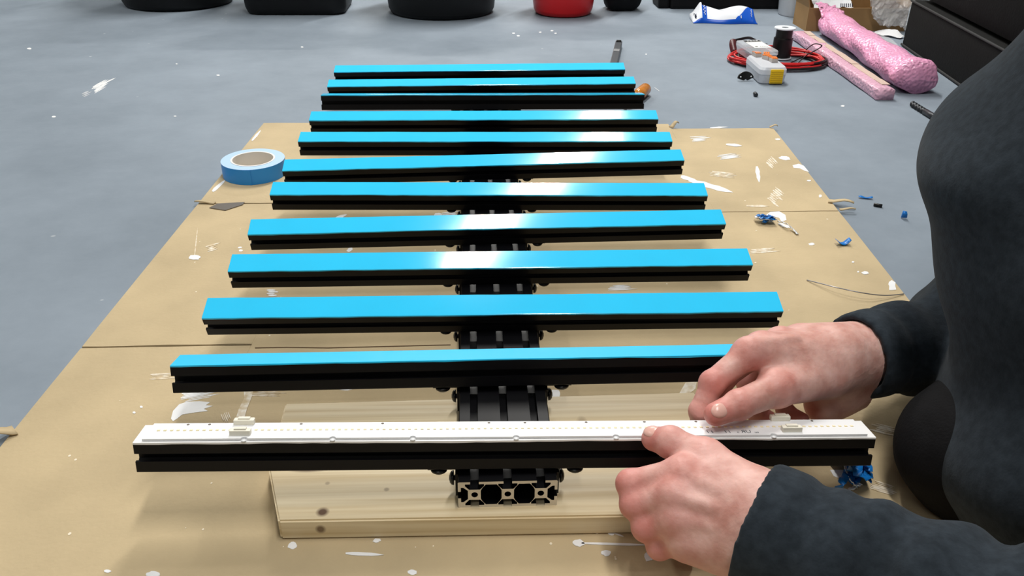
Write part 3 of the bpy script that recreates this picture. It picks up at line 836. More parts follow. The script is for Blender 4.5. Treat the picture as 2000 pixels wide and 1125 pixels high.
# ================================================================== tubs and sofa along the back
tubm = mat('black_rubber', (13, 14, 16), .5, spec=.35, noise=.15, nscale=14)
def tub(name, label, cx, front_px, rb, rt, hgt, material, sx=1., group=None):
    """round tub; front_px = pixel of the nearest point of its base"""
    p = gp(*front_px, 0.)
    t = thing(name, label, 'tub', (p.x, p.y + rb, 0), (0, 0, 0), group)
    f = .03
    prof = [(0, .0), (rb - .018, .0), (rb - .006, .004), (rb, .016), (rb + (rt - rb) * .5, hgt * .5), (rt, hgt), (rt - .008, hgt), (rb + (rt - rb) * .5 - .008, hgt * .5), (rb - .010, .02), (0, .012)]
    b = lathe_obj('body', prof, material, t, 48); b.scale = (sx, 1, 1); auto_smooth(b, 50)
    bm = bmesh.new()
    add_tube(bm, [((rt + .004) * sx * math.cos(a), (rt + .004) * math.sin(a), hgt) for a in [k * 2 * math.pi / 40 for k in range(40)]], .008, 8, True)
    bm_obj('rim', bm, material, t, True)
    for s in (-1, 1):
        tube_obj('handle', catmull([(s * (rt + .004) * sx, -.05, hgt), (s * (rt + .02) * sx, -.03, hgt + .05), (s * (rt + .02) * sx, .03, hgt + .05), (s * (rt + .004) * sx, .05, hgt)], 6), .008, material, t, 8)
    return t
tub('rubber_tub', 'round black rubber tub on the floor, leftmost of the back row', 320, (318, 25), .165, .188, .26, tubm, 1.0)
tub('rubber_tub', 'round black rubber tub on the floor, directly left of the red one', 860, (860, 42), .150, .172, .26, tubm, 1.05)
tub('red_bucket', 'bright red plastic bucket on the floor between black tub and black bag', 1105, (1105, 37), .088, .108, .18, mat('red_plastic', (214, 22, 30), .3, spec=.5))
# square crate-like tub between the round ones
p = gp(575, 31, 0.)
t = thing('plastic_crate', 'black box-shaped crate on the floor between the two round black tubs', 'crate', (p.x, p.y, 0))
def rrect(w_, d_, r_, n=6):
    out = []
    for cx, cy, a0 in ((w_ / 2 - r_, d_ / 2 - r_, 0), (-w_ / 2 + r_, d_ / 2 - r_, 1), (-w_ / 2 + r_, -d_ / 2 + r_, 2), (w_ / 2 - r_, -d_ / 2 + r_, 3)):
        for k in range(n + 1):
            a = (a0 + k / n) * math.pi / 2; out.append((cx + r_ * math.cos(a), cy + r_ * math.sin(a)))
    return out
def loft(bm, rings, cap0=True, cap1=True):
    R_ = [[bm.verts.new(v) for v in r] for r in rings]; n = len(R_[0])
    for A, B in zip(R_, R_[1:]):
        for k in range(n): bm.faces.new((A[k], A[(k + 1) % n], B[(k + 1) % n], B[k]))
    if cap0: bm.faces.new(R_[0][::-1])
    if cap1: bm.faces.new(R_[-1])
bm = bmesh.new(); prof = []
for z, w_, d_ in ((0, .265, .20), (.004, .285, .215), (.02, .295, .225), (.28, .325, .26), (.28, .31, .245), (.02, .275, .205)):
    prof.append([(x, y + .115, z) for x, y in rrect(w_, d_, .04)])
loft(bm, prof); o = bm_obj('body', bm, tubm, t, True); auto_smooth(o, 45)
bm = bmesh.new(); add_tube(bm, [(x, y + .115, .28) for x, y in rrect(.33, .265, .04)], .008, 6, True); bm_obj('rim', bm, tubm, t, True)
# crumpled black bag next to the red bucket
def lump(name, c, rad, material, parent=None, seed=0, amp=.15, sq=.6, n=(28, 18)):
    r = random.Random(seed); ph = [r.uniform(0, 6) for _ in range(8)]
    bm = bmesh.new(); rings = []
    for j in range(1, n[1]):
        th = math.pi * j / n[1]; ring = []
        for i in range(n[0]):
            a = 2 * math.pi * i / n[0]
            k = 1 + amp * (math.sin(3 * a + 2 * th + ph[0]) * .5 + math.sin(5 * a - 3 * th + ph[1]) * .35 + math.sin(9 * a + 5 * th + ph[2]) * .25)
            q = (abs(math.cos(a)) ** .7 * math.copysign(1, math.cos(a)), abs(math.sin(a)) ** .7 * math.copysign(1, math.sin(a)))
            s = math.sin(th) ** sq
            ring.append((rad[0] * s * k * q[0], rad[1] * s * k * q[1], rad[2] * (1 - math.cos(th))))
        rings.append(ring)
    loft(bm, rings); return bm_obj(name, bm, material, parent, True, c)
p = gp(1212, 26, 0.)
bag = lump('black_bag', (p.x + .012, p.y + .07, 0), (.060, .06, .12), mat('black_fabric', (16, 18, 21), .75, spec=.2, noise=.3, nscale=40), None, 4, .10, .22)
tag(bag, 'crumpled black fabric bag on the floor just right of the red bucket', 'bag')
# low black crate behind the pouch
a, b = gp(1309, 18, 0.), gp(1545, 20, 0.)
t = thing('storage_case', 'long low black case on the floor behind the white and blue pouch', 'case', ((a.x + b.x) / 2, a.y, 0))
wd = b.x - a.x
casem = mat('black_case', (12, 12, 14), .6, spec=.25)
box_obj('body', (0, .15, .07), (wd, .30, .14), casem, t, .008)
box_obj('lid', (0, .15, .1665), (wd + .012, .312, .05), casem, t, .01)
box_obj('latch', (-wd * .25, -.0075, .14), (.04, .006, .035), mat('dark_steel', (60, 62, 66), .4, metal=.6), t, .001)
box_obj('latch', (wd * .25, -.0075, .14), (.04, .006, .035), mat('dark_steel', (60, 62, 66), .4, metal=.6), t, .001)
box_obj('foot', (-wd * .5 - .018, .06, .03), (.036, .10, .06), casem, t, .008)
# sofa on the right
sofam = mat('black_sofa_fabric', (8, 9, 9), .8, spec=.2, noise=.35, nscale=26, bump=.15, bscale=160)
s0, s1 = gp(1760, 89, 0.), gp(1872, 168, 0.)
dirv = (s1 - s0); ang = math.atan2(dirv.y, dirv.x)
sofa = thing('sofa', 'black fabric sofa at the right behind the crouching person', 'sofa', (s0.x, s0.y, 0), (0, 0, ang))
# local x runs along the front edge towards the camera, local y into the sofa
def sbox(name, x0, x1, y0, y1, z0, z1, bev=.02):
    o = box_obj(name, ((x0 + x1) / 2, (y0 + y1) / 2, (z0 + z1) / 2), (x1 - x0, y1 - y0, z1 - z0), sofam, sofa, bev); auto_smooth(o, 50); return o
sbox('base', 0, 1.25, 0, .75, .0, .115, .008)
sbox('seat_cushion', .0, .62, .012, .55, .118, .27, .03); sbox('seat_cushion', .63, 1.25, .012, .55, .118, .27, .03)
sbox('backrest', 0, 1.25, .56, .75, .118, .62, .03)
tube_obj('piping', [(0, .0, .112), (1.25, .0, .112)], .003, mat('grey_piping', (26, 27, 28), .7), sofa, 6)
tube_obj('piping', [(0, .0, .004), (1.25, .0, .004)], .003, mat('grey_piping', (26, 27, 28), .7), sofa, 6)

# ------------------------------------------------------------------ white and blue pouch
P0, P1 = gp(1354, 46, 0.), gp(1480, 48, 0.)
pouch = thing('pouch', 'glossy white and blue plastic pouch lying on the floor before the black case', 'pouch', P0, (0, 0, math.atan2(P1.y - P0.y, P1.x - P0.x)))
LW = (P1 - P0).length; WD = .075
white = mat('white_film', (232, 236, 242), .3, spec=.5); bluef = mat('blue_film', (18, 86, 196), .3, spec=.5)
bm = bmesh.new(); nx, ny = 64, 30; rr = random.Random(5)
gt, gb = [], []
def pz(u, v):
    e = min(1, u / .12) * min(1, (1 - u) / .06) * (math.sin(math.pi * min(1, max(0, v))) ** .55)
    return e * (.044 + .004 * math.sin(u * 9 + 1) + .004 * math.sin(v * 9 + u * 12))
for i in range(nx + 1):
    u = i / nx
    gt.append([bm.verts.new((u * LW, j / ny * WD + .004 * math.sin(u * 9), .0015 + .012 * (u < .15) * (j / ny) + pz(u, j / ny) * (.55 + .45 * j / ny))) for j in range(ny + 1)])
    gb.append([bm.verts.new((u * LW, j / ny * WD + .004 * math.sin(u * 9), .0006)) for j in range(ny + 1)])
def col_at(i, j):
    u, v = (i + .5) / nx, (j + .5) / ny
    if .14 < u < .225: return 1
    if v < .06: return 1
    if u > .62 and v < (u - .62) * 2.0: return 1
    return 0
for i in range(nx):
    for j in range(ny):
        f = bm.faces.new((gt[i][j], gt[i + 1][j], gt[i + 1][j + 1], gt[i][j + 1])); f.material_index = col_at(i, j)
        f = bm.faces.new((gb[i][j], gb[i][j + 1], gb[i + 1][j + 1], gb[i + 1][j])); f.material_index = 1
    for j in (0, ny):
        f = bm.faces.new((gt[i][j], gb[i][j], gb[i + 1][j], gt[i + 1][j])) if j == 0 else bm.faces.new((gt[i][j], gt[i + 1][j], gb[i + 1][j], gb[i][j])); f.material_index = 1 if j == 0 else 0
for j in range(ny):
    bm.faces.new((gt[0][j], gt[0][j + 1], gb[0][j + 1], gb[0][j])); f = bm.faces.new((gt[nx][j], gb[nx][j], gb[nx][j + 1], gt[nx][j + 1])); f.material_index = 1
o = bm_obj('film', bm, white, pouch, True); o.data.materials.append(bluef)
def pouch_z(x, y): return .0015 + .012 * (x / LW < .15) * (y / WD) + pz(x / LW, y / WD) * (.55 + .45 * y / WD)
def squig(name, x, y0, y1, material, wob=.003, r=.0007):
    pts = []
    for k in range(26):
        y = y0 + (y1 - y0) * k / 25; xx = x + wob * math.sin(k * 1.15) * (1 - .3 * math.sin(k * .5))
        pts.append((xx, y, pouch_z(xx, y) + .0009))
    tube_obj(name, pts, r, material, pouch, 5)
inkw = mat('white_ink', (240, 242, 245), .5); inkd = mat('navy_ink', (40, 46, 70), .5)
squig('printed_lettering', LW * .18, .014, .056, inkw); squig('printed_lettering', LW * .045, .012, .030, inkd, .002)
o = lump('printed_logo', (LW * .04, .040, pouch_z(LW * .04, .04) - .0004), (.003, .004, .0006), inkd, pouch, 2, .2, n=(12, 6))
squig('printed_lettering', LW * .90, .010, .028, inkw, .0015, .0005); squig('printed_lettering', LW * .74, .006, .013, inkw, .0015, .0005)

# ------------------------------------------------------------------ open parcel box with its contents
kraft = mat('brown_kraft', (160, 126, 82), .75, noise=.1, nscale=18)
fl, fr_ = gp(1574, 61, 0.), gp(1765, 61, 0.); lb = gp(1557, 48, 0.)
bx_ang = math.atan2(fr_.y - fl.y, fr_.x - fl.x)
BW = (fr_ - fl).length; BH = .062; BD = .105
box = thing('parcel_box', 'open shallow brown cardboard parcel box on the floor beside the sofa', 'box', fl, (0, 0, bx_ang))
ex = -.03
def slab(name, quad_, th=.003, parent=box, m_=kraft):
    bm = bmesh.new(); v = [bm.verts.new(q) for q in quad_]; bm.faces.new(v)
    o = bm_obj(name, bm, m_, parent); sm = o.modifiers.new('thick', 'SOLIDIFY'); sm.thickness = th; sm.offset = 0; return o
slab('bottom', [(0, 0, .002), (BW, 0, .002), (BW, BD, .002), (0, BD, .002)])
slab('front_wall', [(0, 0, .0), (BW, 0, .0), (BW, 0, BH), (0, 0, BH)])
slab('left_wall', [(0, 0, .0), (0, BD, .0), (0, BD, BH + .0), (0, 0, BH)])
slab('right_wall', [(BW, 0, .0), (BW, BD, .0), (BW, BD, BH), (BW, 0, BH)])
slab('back_wall', [(0, BD, .0), (BW, BD, .0), (BW, BD, BH), (0, BD, BH)])
slab('flap', [(0, 0, BH), (0, BD, BH), (-.022, BD - .01, BH + .09), (-.022, .01, BH + .09)])
slab('flap', [(0, BD, BH), (BW, BD, BH), (BW, BD + .012, BH + .14), (0, BD + .012, BH + .14)])
slab('flap', [(BW, 0, BH), (BW, BD, BH), (BW + .05, BD, BH + .08), (BW + .05, .02, BH + .08)])
slab('divider', [(BW * .43, .07, .003), (BW * .98, .07, .003), (BW * .98, .07, .10), (BW * .43, .07, .10)])
# clear bag with a white printed sheet inside the box
clear = mat('clear_film', (238, 240, 242), .12, spec=.6, trans=.0, alpha=.22, bump=.5, bscale=60)
mailer = thing('mailing_bag', 'white plastic mailing bag with a printed code sticking out of the parcel box', 'bag', fl, (0, 0, bx_ang))
def crumple(bm, pts_fn, nx, ny, seed, amp):
    r = random.Random(seed); ph = [r.uniform(0, 6) for _ in range(6)]
    g = []
    for i in range(nx + 1):
        row = []
        for j in range(ny + 1):
            u, v = i / nx, j / ny; p = Vector(pts_fn(u, v))
            k = amp * (math.sin(9 * u + 7 * v + ph[0]) * .5 + math.sin(17 * u - 13 * v + ph[1]) * .3 + abs(math.sin(23 * v + 11 * u + ph[2])) * .3 + r.uniform(-.35, .35))
            row.append(bm.verts.new(p + Vector((k * .5, k, k * .7))))
        g.append(row)
    for i in range(nx):
        for j in range(ny): bm.faces.new((g[i][j], g[i + 1][j], g[i + 1][j + 1], g[i][j + 1]))
def film_obj(name, fn, nx, ny, seed, amp, material, parent, th=.0006):
    bm = bmesh.new(); crumple(bm, fn, nx, ny, seed, amp)
    o = bm_obj(name, bm, material, parent, False); sm = o.modifiers.new('t', 'SOLIDIFY'); sm.thickness = th; return o
def bil(a, b, c, d): return lambda u, v: tuple((1 - u) * (1 - v) * a[k] + u * (1 - v) * b[k] + u * v * c[k] + (1 - u) * v * d[k] for k in range(3))
film_obj('film', bil((.02, .02, .05), (.13, .02, .06), (.13, .07, .078), (.015, .075, .12)), 14, 8, 3, .006, mat('white_poly', (225, 228, 232), .35), mailer)
for k in range(7): box_obj('printed_code', (.092 + k * .0052, .017, .066), (.0022, .0006, .010), inkd, mailer, rot=(-.4, 0, 0))
# large crumpled clear bag hanging over the right-hand end of the box
cb = thing('clear_bag', 'crumpled clear plastic bag draped over the right end of the parcel box', 'bag', fl, (0, 0, bx_ang))
film_obj('film', bil((BW * .63, -.030, .03), (BW + .01, -.045, .006), (BW + .065, -.006, .14), (BW * .52, -.012, .125)), 22, 16, 8, .011, clear, cb)
film_obj('film', bil((BW * .63, -.022, .03), (BW + .01, -.035, .008), (BW + .06, .006, .14), (BW * .56, .0, .125)), 18, 14, 9, .011, clear, cb)
# loose papers and a small bagged cable in front of the box
paper = mat('white_paper', (224, 226, 228), .6)
for (x0, y0, x1, y1, wpx, lab) in ((1652, 70, 1690, 74, 14, 'small white paper scrap on the floor in front of the parcel box'), (1706, 66, 1762, 76, 10, 'long curled strip of white paper between the parcel box and sofa')):
    a, b = gp(x0, y0, 0.), gp(x1, y1, 0.); d = b - a; L_ = d.length; pr_ = Vector((-d.y, d.x, 0)).normalized() * .03
    bm = bmesh.new(); crumple(bm, lambda u, v: tuple(a + d * u + pr_ * (v - .5) + Vector((0, 0, .004 + .012 * math.sin(u * 3.1) * v))), 10, 5, 3, .003)
    for v in bm.verts: v.co.z = max(v.co.z, .0008)
    o = bm_obj('paper_scrap', bm, paper); sm = o.modifiers.new('t', 'SOLIDIFY'); sm.thickness = .0005; tag(o, lab, 'paper')
c = gp(1693, 86, 0.)
cab = thing('bagged_cable', 'small coiled tan cable in a clear bag beside the pink roll', 'cable', c)
bm = bmesh.new()
for k in range(3): add_tube(bm, [((.042 - .004 * k) * math.cos(a), (.024 - .003 * k) * math.sin(a), .004 + .003 * k) for a in [q * 2 * math.pi / 28 for q in range(28)]], .0022, 6, True)
bm_obj('coil', bm, mat('tan_cable', (176, 130, 92), .5), cab, True)
film_obj('bag', bil((-.055, -.04, .001), (.07, -.04, .001), (.07, .045, .012), (-.055, .045, .016)), 12, 8, 4, .004, clear, cab)
# white bucket beside the box
wb = gp(1551, 38, 0.)
t = thing('white_bucket', 'white plastic bucket on the floor behind the parcel box', 'bucket', (.955, wb.y + .072, 0))
wp = mat('white_bucket_plastic', (214, 217, 220), .4)
o = lathe_obj('body', [(0, 0), (.050, 0), (.053, .004), (.064, .15), (.066, .15), (.066, .155), (.061, .155), (.050, .008), (0, .008)], wp, t, 36); auto_smooth(o, 45)
tube_obj('handle', catmull([(-.066, 0, .14), (-.05, .05, .16), (0, .07, .165), (.05, .05, .16), (.066, 0, .14)], 6), .0018, mat('steel_wire', (150, 152, 155), .3, metal=.8), t, 6)

# ------------------------------------------------------------------ pink bubble-wrapped rolls
def bubble_mat(name, rgb, alpha):
    return mat(name, rgb, .22, spec=.6, alpha=alpha, bump=.7, bscale=170, bumptype='voronoi', noise=.06, nscale=35)
pinkm = bubble_mat('pink_bubble_wrap', (236, 166, 202), 1.0)
def wrap(name, A, B, w_, h_, seed, material, parent, ends=(1.0, 1.15), n=40, m_=26, square=False, amp=.06):
    A, B = Vector(A), Vector(B); d = B - A; t = d.normalized(); s = Vector((-t.y, t.x, 0)); r = random.Random(seed); ph = [r.uniform(0, 6) for _ in range(6)]
    rings = []
    for i in range(n + 1):
        u = i / n
        k = ends[0] + (ends[1] - ends[0]) * max(0, (u - .8) / .2)
        if u > .86: k *= 1 - (0 if square else .26) * math.exp(-((u - .90) / .022) ** 2)
        k *= min(1, .35 + u / .03) if u < .03 else 1
        if u > .99 and not square: k *= .9
        ring = []
        for j in range(m_):
            a = 2 * math.pi * j / m_
            e = 1 + amp * (math.sin(2 * a + 9 * u + ph[0]) + .7 * math.sin(5 * a - 21 * u + ph[1]) + .6 * math.sin(23 * u + 3 * a + ph[2])) + r.uniform(-.02, .02)
            ca, sa = math.cos(a), math.sin(a)
            if square: ca, sa = abs(ca) ** .35 * math.copysign(1, ca), abs(sa) ** .35 * math.copysign(1, sa)
            p = A + d * u + s * (w_ / 2 * ca * e * k)
            ring.append((p.x, p.y, max(.0006, h_ / 2 * k + h_ / 2 * sa * e * k)))
        rings.append(ring)
    bm = bmesh.new(); loft(bm, rings); return bm_obj(name, bm, material, parent, True)
ra, rb_ = gp(1618, 66, 0.), gp(1784, 184, 0.)
roll2 = thing('bubble_wrap_roll', 'thick roll of pink bubble wrap lying on the floor beside the sofa', 'bubble wrap', ra)
w1 = wrap('wrap', (0, 0, 0), rb_ - ra, .078, .062, 2, pinkm, roll2, (1.0, 1.22))
bm = bmesh.new(); crumple(bm, bil((-.035, -.02, .050), (.03, -.01, .055), (.012, .018, .068), (-.045, .016, .082)), 8, 8, 5, .006)
o = bm_obj('loose_end', bm, pinkm, roll2, True); sm = o.modifiers.new('t', 'SOLIDIFY'); sm.thickness = .001
sa_, sb_ = gp(1558, 76, 0.), gp(1726, 196, 0.)
pack = thing('wrapped_strip_pack', 'slim bundle of strips in pale pink bubble wrap beside the thick pink roll', 'package', sa_)
wrap('wrap', (0, 0, 0), sb_ - sa_, .040, .024, 7, bubble_mat('pale_bubble_wrap', (226, 178, 200), 1.0), pack, (1, 1.0), square=True, amp=.03)
dd = sb_ - sa_; s_ = Vector((-dd.y, dd.x, 0)).normalized()
bm = bmesh.new()
for q in range(12):
    u0, u1 = .05 + q * .075, .05 + q * .075 + .076
    v = [bm.verts.new(dd * u + s_ * o_ + Vector((0, 0, .0246 + .0006 * math.sin(u * 40)))) for u, o_ in ((u0, .019), (u1, .019), (u1, .002), (u0, .002))]
    bm.faces.new(v)
o = bm_obj('cardboard_backing', bm, mat('beige_backing', (206, 184, 168), .4), pack); sm = o.modifiers.new('t', 'SOLIDIFY'); sm.thickness = .001
# drill bit
a, b = gp(1778, 207, 0.), gp(1823, 235, 0.); d = b - a; L_ = d.length
dr = thing('drill_bit', 'dark steel twist drill bit on the floor near the pink roll', 'drill bit', a, (0, 0, math.atan2(d.y, d.x)))
steel = mat('dark_steel', (60, 62, 66), .4, metal=.6)
bm = bmesh.new(); n = 40; rings = []
for i in range(n + 1):
    u = i / n; tw = u * 16; k = min(1, .15 + u * 9)
    rings.append([(u * L_ * .62, .0058 * k * (1 - .38 * (abs(math.sin(a_ + 0)) > .86)) * math.cos(a_ + tw), .0062 + .0058 * k * (1 - .38 * (abs(math.sin(a_)) > .86)) * math.sin(a_ + tw)) for a_ in [q * 2 * math.pi / 14 for q in range(14)]])
loft(bm, rings); bm_obj('flute', bm, steel, dr, True)
bm = bmesh.new(); add_tube(bm, [(L_ * .62, 0, .0062), (L_ * .98, 0, .0062), (L_, 0, .0062)], [.006, .006, .0048], 14); bm_obj('shank', bm, steel, dr, True)

# ------------------------------------------------------------------ parts boxes, cable, spool
ca = gp(1530, 125, 0.)
coil = thing('red_cable_coil', 'coil of red and black cable on the floor under the clear box and spool', 'cable', ca)
redc = mat('red_cable', (196, 32, 34), .35); blkc = mat('black_cable', (16, 15, 16), .4)
el, er = gp(1432, 120, 0.), gp(1616, 125, 0.); rx = (er - el).length / 2; mid = (el + er) / 2 - ca
rr = random.Random(11)
for k in range(11):
    pts = []; o1, o2 = rr.uniform(-.012, .012), rr.uniform(-.014, .014); kx = rx * rr.uniform(.86, 1.0); ky = .082 * rr.uniform(.78, 1.05); p1 = rr.uniform(0, 6)
    lay = .003 + .0032 * (k // 3)
    for q in range(36):
        a = q * 2 * math.pi / 36
        pts.append((mid.x + o1 + kx * math.cos(a) * (1 + .04 * math.sin(3 * a + p1)), mid.y + o2 + ky * math.sin(a) * (1 + .05 * math.sin(2 * a + p1)), lay + .0022 * (1 + math.sin(2 * a + p1))))
    tube_obj('loop', pts, .0026, blkc if k in (0, 1, 2, 6) else redc, coil, 7, True)
pts = catmull([gp(1560, 122, .002) - ca, gp(1575, 108, .012) - ca, gp(1590, 100, .04) - ca, gp(1603, 92, .045) - ca, gp(1604, 88, .05) - ca, gp(1590, 86, .045) - ca, gp(1575, 97, .02) - ca, gp(1565, 112, .006) - ca, gp(1545, 122, .002) - ca], 6)
tube_obj('stray_loop', pts, .0013, blkc, coil, 6)
# spool of black wire
sp = gp(1527, 117, 0.)
spool = thing('wire_spool', 'upright spool of black wire with a white top flange inside the red coil', 'spool', (sp.x, sp.y + .012, .0))
wfl = mat('white_spool_plastic', (222, 228, 234), .4)
for z in (.002, .071):
    o = lathe_obj('flange', [(.008, z), (.0245, z), (.0252, z + .001), (.0245, z + .003), (.008, z + .003), (.008, z)], wfl, spool, 36); auto_smooth(o, 40)
bm = bmesh.new(); prof = [(.006, .005)]
for k in range(22): prof += [(.0195 + (.002 if k < 15 else -.001), .0055 + k * .003), (.0207 + (.002 if k < 15 else -.001), .007 + k * .003)]
prof += [(.006, .0712)]
add_lathe(bm, prof, 30); bm_obj('winding', bm, blkc, spool, True)
# clear boxes
cl = mat('clear_plastic', (232, 236, 242), .15, spec=.6, alpha=.42)
frost = mat('frosted_plastic', (222, 226, 234), .3, spec=.5, alpha=.8)
c1 = Vector((.643, 1.452, 0))
b1 = thing('clear_parts_box', 'flat clear plastic box with a black and white label, propped on the cable coil', 'box', (c1.x, c1.y, .020), (-.03, -.03, .03))
bm = bmesh.new(); loft(bm, [[(x, y, z) for x, y in rrect(.054 * k, .134 * k, .006)] for z, k in ((0, .96), (.001, .98), (.017, 1))]); bm_obj('tray', bm, cl, b1)
bm = bmesh.new(); loft(bm, [[(x, y, z) for x, y in rrect(.056 * k, .137 * k, .006)] for z, k in ((.0172, 1), (.024, 1), (.026, .97))]); bm_obj('lid', bm, cl, b1)
lab = box_obj('label', (.004, .012, .0266), (.038, .088, .0006), mat('label_white', (228, 228, 224), .6), b1)
box_obj('label_header', (0, .034, .0005), (.038, .018, .0003), mat('label_black', (26, 26, 28), .6), lab)
for k in range(4): box_obj('printed_mark', (-.010 + k * .007, .034, .0008), (.005, .004 + .002 * (k % 2), .0002), inkw, lab, rot=(0, 0, .3 * (k % 2)))
box_obj('printed_mark', (-.012, -.032, .0005), (.006, .005, .0003), mat('label_black', (26, 26, 28), .6), lab)
for k in range(4): box_obj('printed_mark', (-.002 + k * .005, -.032, .0005), (.003, .003, .0003), inkm, lab)
lump('contents', (0, -.01, .002), (.020, .048, .007), mat('grey_contents', (150, 152, 156), .5), b1, 6, .2)
f1, f2 = gp(1482, 163, 0.), gp(1524, 165, 0.); fc = (f1 + f2) / 2; bk = gp(1476, 122, 0.)
b2 = thing('latched_box', 'frosted clear plastic box with a yellow latch, nearest of the parts boxes', 'box', (.631, 1.283, .001), (0, 0, -.02))
W2, D2 = .060, .120
bm = bmesh.new(); loft(bm, [[(x, y + D2 / 2, z) for x, y in rrect(W2 * k, D2 * (1 - (1 - k) * .5), .012)] for z, k in ((0, .90), (.002, .94), (.020, 1))]); bm_obj('tray', bm, frost, b2, False)
bm = bmesh.new(); loft(bm, [[(x, y + D2 / 2, z) for x, y in rrect(W2 * k, D2 * (1 - (1 - k) * .5), .012)] for z, k in ((.0202, 1.02), (.030, 1.0), (.035, .90))]); bm_obj('lid', bm, frost, b2, False)
lt = box_obj('latch', (.006, -.002, .017), (.028, .004, .030), mat('yellow_plastic', (238, 196, 20), .4), b2, .001)
for k in range(6): box_obj('ridge', (0, -.0022, -.011 + k * .0044), (.026, .0014, .0018), mat('yellow_plastic', (238, 196, 20), .4), lt)
lump('contents', (0, D2 * .5, .003), (.024, .045, .006), mat('grey_contents', (150, 152, 156), .5), b2, 9, .2)
# orange lever connectors on the lid
Mb2 = Matrix.Translation(b2.location) @ Euler(b2.rotation_euler).to_matrix().to_4x4()
om = mat('orange_lever', (226, 122, 44), .4); gm = mat('clear_grey_body', (186, 178, 172), .3)
for i, (lx, ly, rz, where) in enumerate(((-.010, .106, .2, 'rearmost of the four on the frosted box'), (.010, .100, -.3, 'second from the back on the frosted box'), (.006, .078, .5, 'second from the front on the frosted box'), (.013, .056, .1, 'frontmost on the frosted box'))):
    p = Mb2 @ Vector((lx, ly, .0352))
    t = thing('lever_connector', 'small orange lever wire connector, ' + where, 'connector', p, (0, 0, rz - .02), 'orange lever connectors on the box lid')
    box_obj('body', (0, 0, .004), (.0145, .0185, .008), gm, t, .0008)
    for s in (-1, 0, 1): box_obj('lever', (s * .0045, -.003, .009), (.0036, .012, .002), om, t, .0004, rot=(.12, 0, 0))
    box_obj('band', (0, .0065, .0085), (.0145, .005, .002), om, t, .0004)
# dark red handled tool behind the clear box
pa, pb = gp(1430, 88, .02), gp(1489, 86, .012)
tool = thing('hand_tool', 'black hand tool with dark red grip lying behind the clear labelled box', 'tool', (pa.x, pa.y, 0))
dk = mat('dark_red_grip', (74, 16, 22), .4)
q = pb - pa
tube_obj('grip', catmull([(0.0, -.025, .008), (.0, -.005, .020), (.004, .01, .026)], 6), .0085, dk, tool, 10)
tube_obj('shaft', catmull([(.004, .01, .028), (q.x * .5, q.y * .5 + .01, .030), (q.x * .75, q.y + .005, .022), (q.x, q.y, .010)], 6), .0035, blkc, tool, 8)
tube_obj('jaw', [(q.x - .008, q.y + .004, .008), (q.x + .012, q.y - .002, .008)], [.007, .006], blkc, tool, 10)
# bean-shaped black clip with two holes
cp_ = gp(1455, 158, 0.)
clip = thing('black_clip', 'bean-shaped black plastic clip with two pale screw holes by the latched box', 'clip', cp_ + Vector((0, 0, .0035)), (math.radians(66), 0, .15))
arc = [((.0125) * math.cos(a), .0125 * math.sin(a)) for a in [math.pi * (.05 + .9 * k / 12) for k in range(13)]]
bm = bmesh.new(); outer = [(x * 1.55, y * 1.35) for x, y in arc]; inner = [(x * .40, y * .22 - .003) for x, y in arc][::-1]
add_prism(bm, outer + inner, 0, .004); bmesh.ops.bevel(bm, geom=list(bm.edges), offset=.0008, segments=1, affect='EDGES')
bm_obj('body', bm, mat('black_clip_plastic', (14, 14, 15), .35), clip)
for s in (-1, 1): lathe_obj('hole', [(0, .0041), (.0017, .0041), (.0017, .0045), (0, .0045)], paper, clip, 10, (s * .0122, .0050, 0))
def grub(px, lab, rz, r, L_, material):
    p = gp(*px, 0.); bm = bmesh.new()
    add_tube(bm, [(-L_ / 2, 0, r), (-L_ / 2 + .0006, 0, r), (L_ / 2 - .0006, 0, r), (L_ / 2, 0, r)], [r * .7, r, r, r * .7], 10)
    o = bm_obj('set_screw', bm, material, None, True, p, (0, 0, rz)); tag(o, lab, 'screw'); return o
grub((1475, 188), 'tiny dark set screw on bare floor in front of the latched box', 1.5, .0042, .013, steel)
grub((1714, 404), 'tiny black set screw on the floor right of the cardboard', -.5, .0026, .012, blkc)

# ------------------------------------------------------------------ tools at the far end of the rack
a, b = gp(1198, 134, 0.), gp(1208, 92, 0.); d = b - a
kn = thing('pry_bar', 'narrow dark grey metal tool lying on the floor beyond the farthest crossbar', 'tool', a, (0, 0, math.atan2(d.y, d.x)))
km = mat('dark_grey_metal', (64, 68, 74), .4, metal=.4)
box_obj('body', (d.length / 2 - .05, 0, .008), (d.length + .10, .017, .015), km, kn, .0015)
box_obj('tip_notch', (d.length - .006, 0, .0165), (.014, .012, .003), mat('black_bolt', (12, 12, 13), .3), kn, .0005)
box_obj('polished_insert', (d.length * .52, 0, .0160), (.022, .014, .002), mat('bright_steel', (200, 202, 204), .25, metal=.6), kn, .0004)
a, b = gp(1259, 176, .012), gp(1236, 196, .012); d = (b - a).normalized()
sd = thing('screwdriver', 'screwdriver with an amber handle beside the backward-leaning crossbar', 'screwdriver', (a.x, a.y, 0), (0, 0, math.atan2(d.y, d.x)))
amb = mat('amber_plastic', (206, 128, 38), .2, spec=.6, noise=.2, nscale=60)
bm = bmesh.new(); add_tube(bm, [(-.014, 0, .013), (-.011, 0, .013), (-.004, 0, .013), (.04, 0, .013), (.055, 0, .013)], [.005, .010, .0125, .0125, .009], 16); bm_obj('handle', bm, amb, sd, True)
bm = bmesh.new(); add_tube(bm, [(.055, 0, .013), (.16, 0, .0045), (.168, 0, .004)], [.003, .003, .0015], 10); bm_obj('shaft', bm, steel, sd, True)

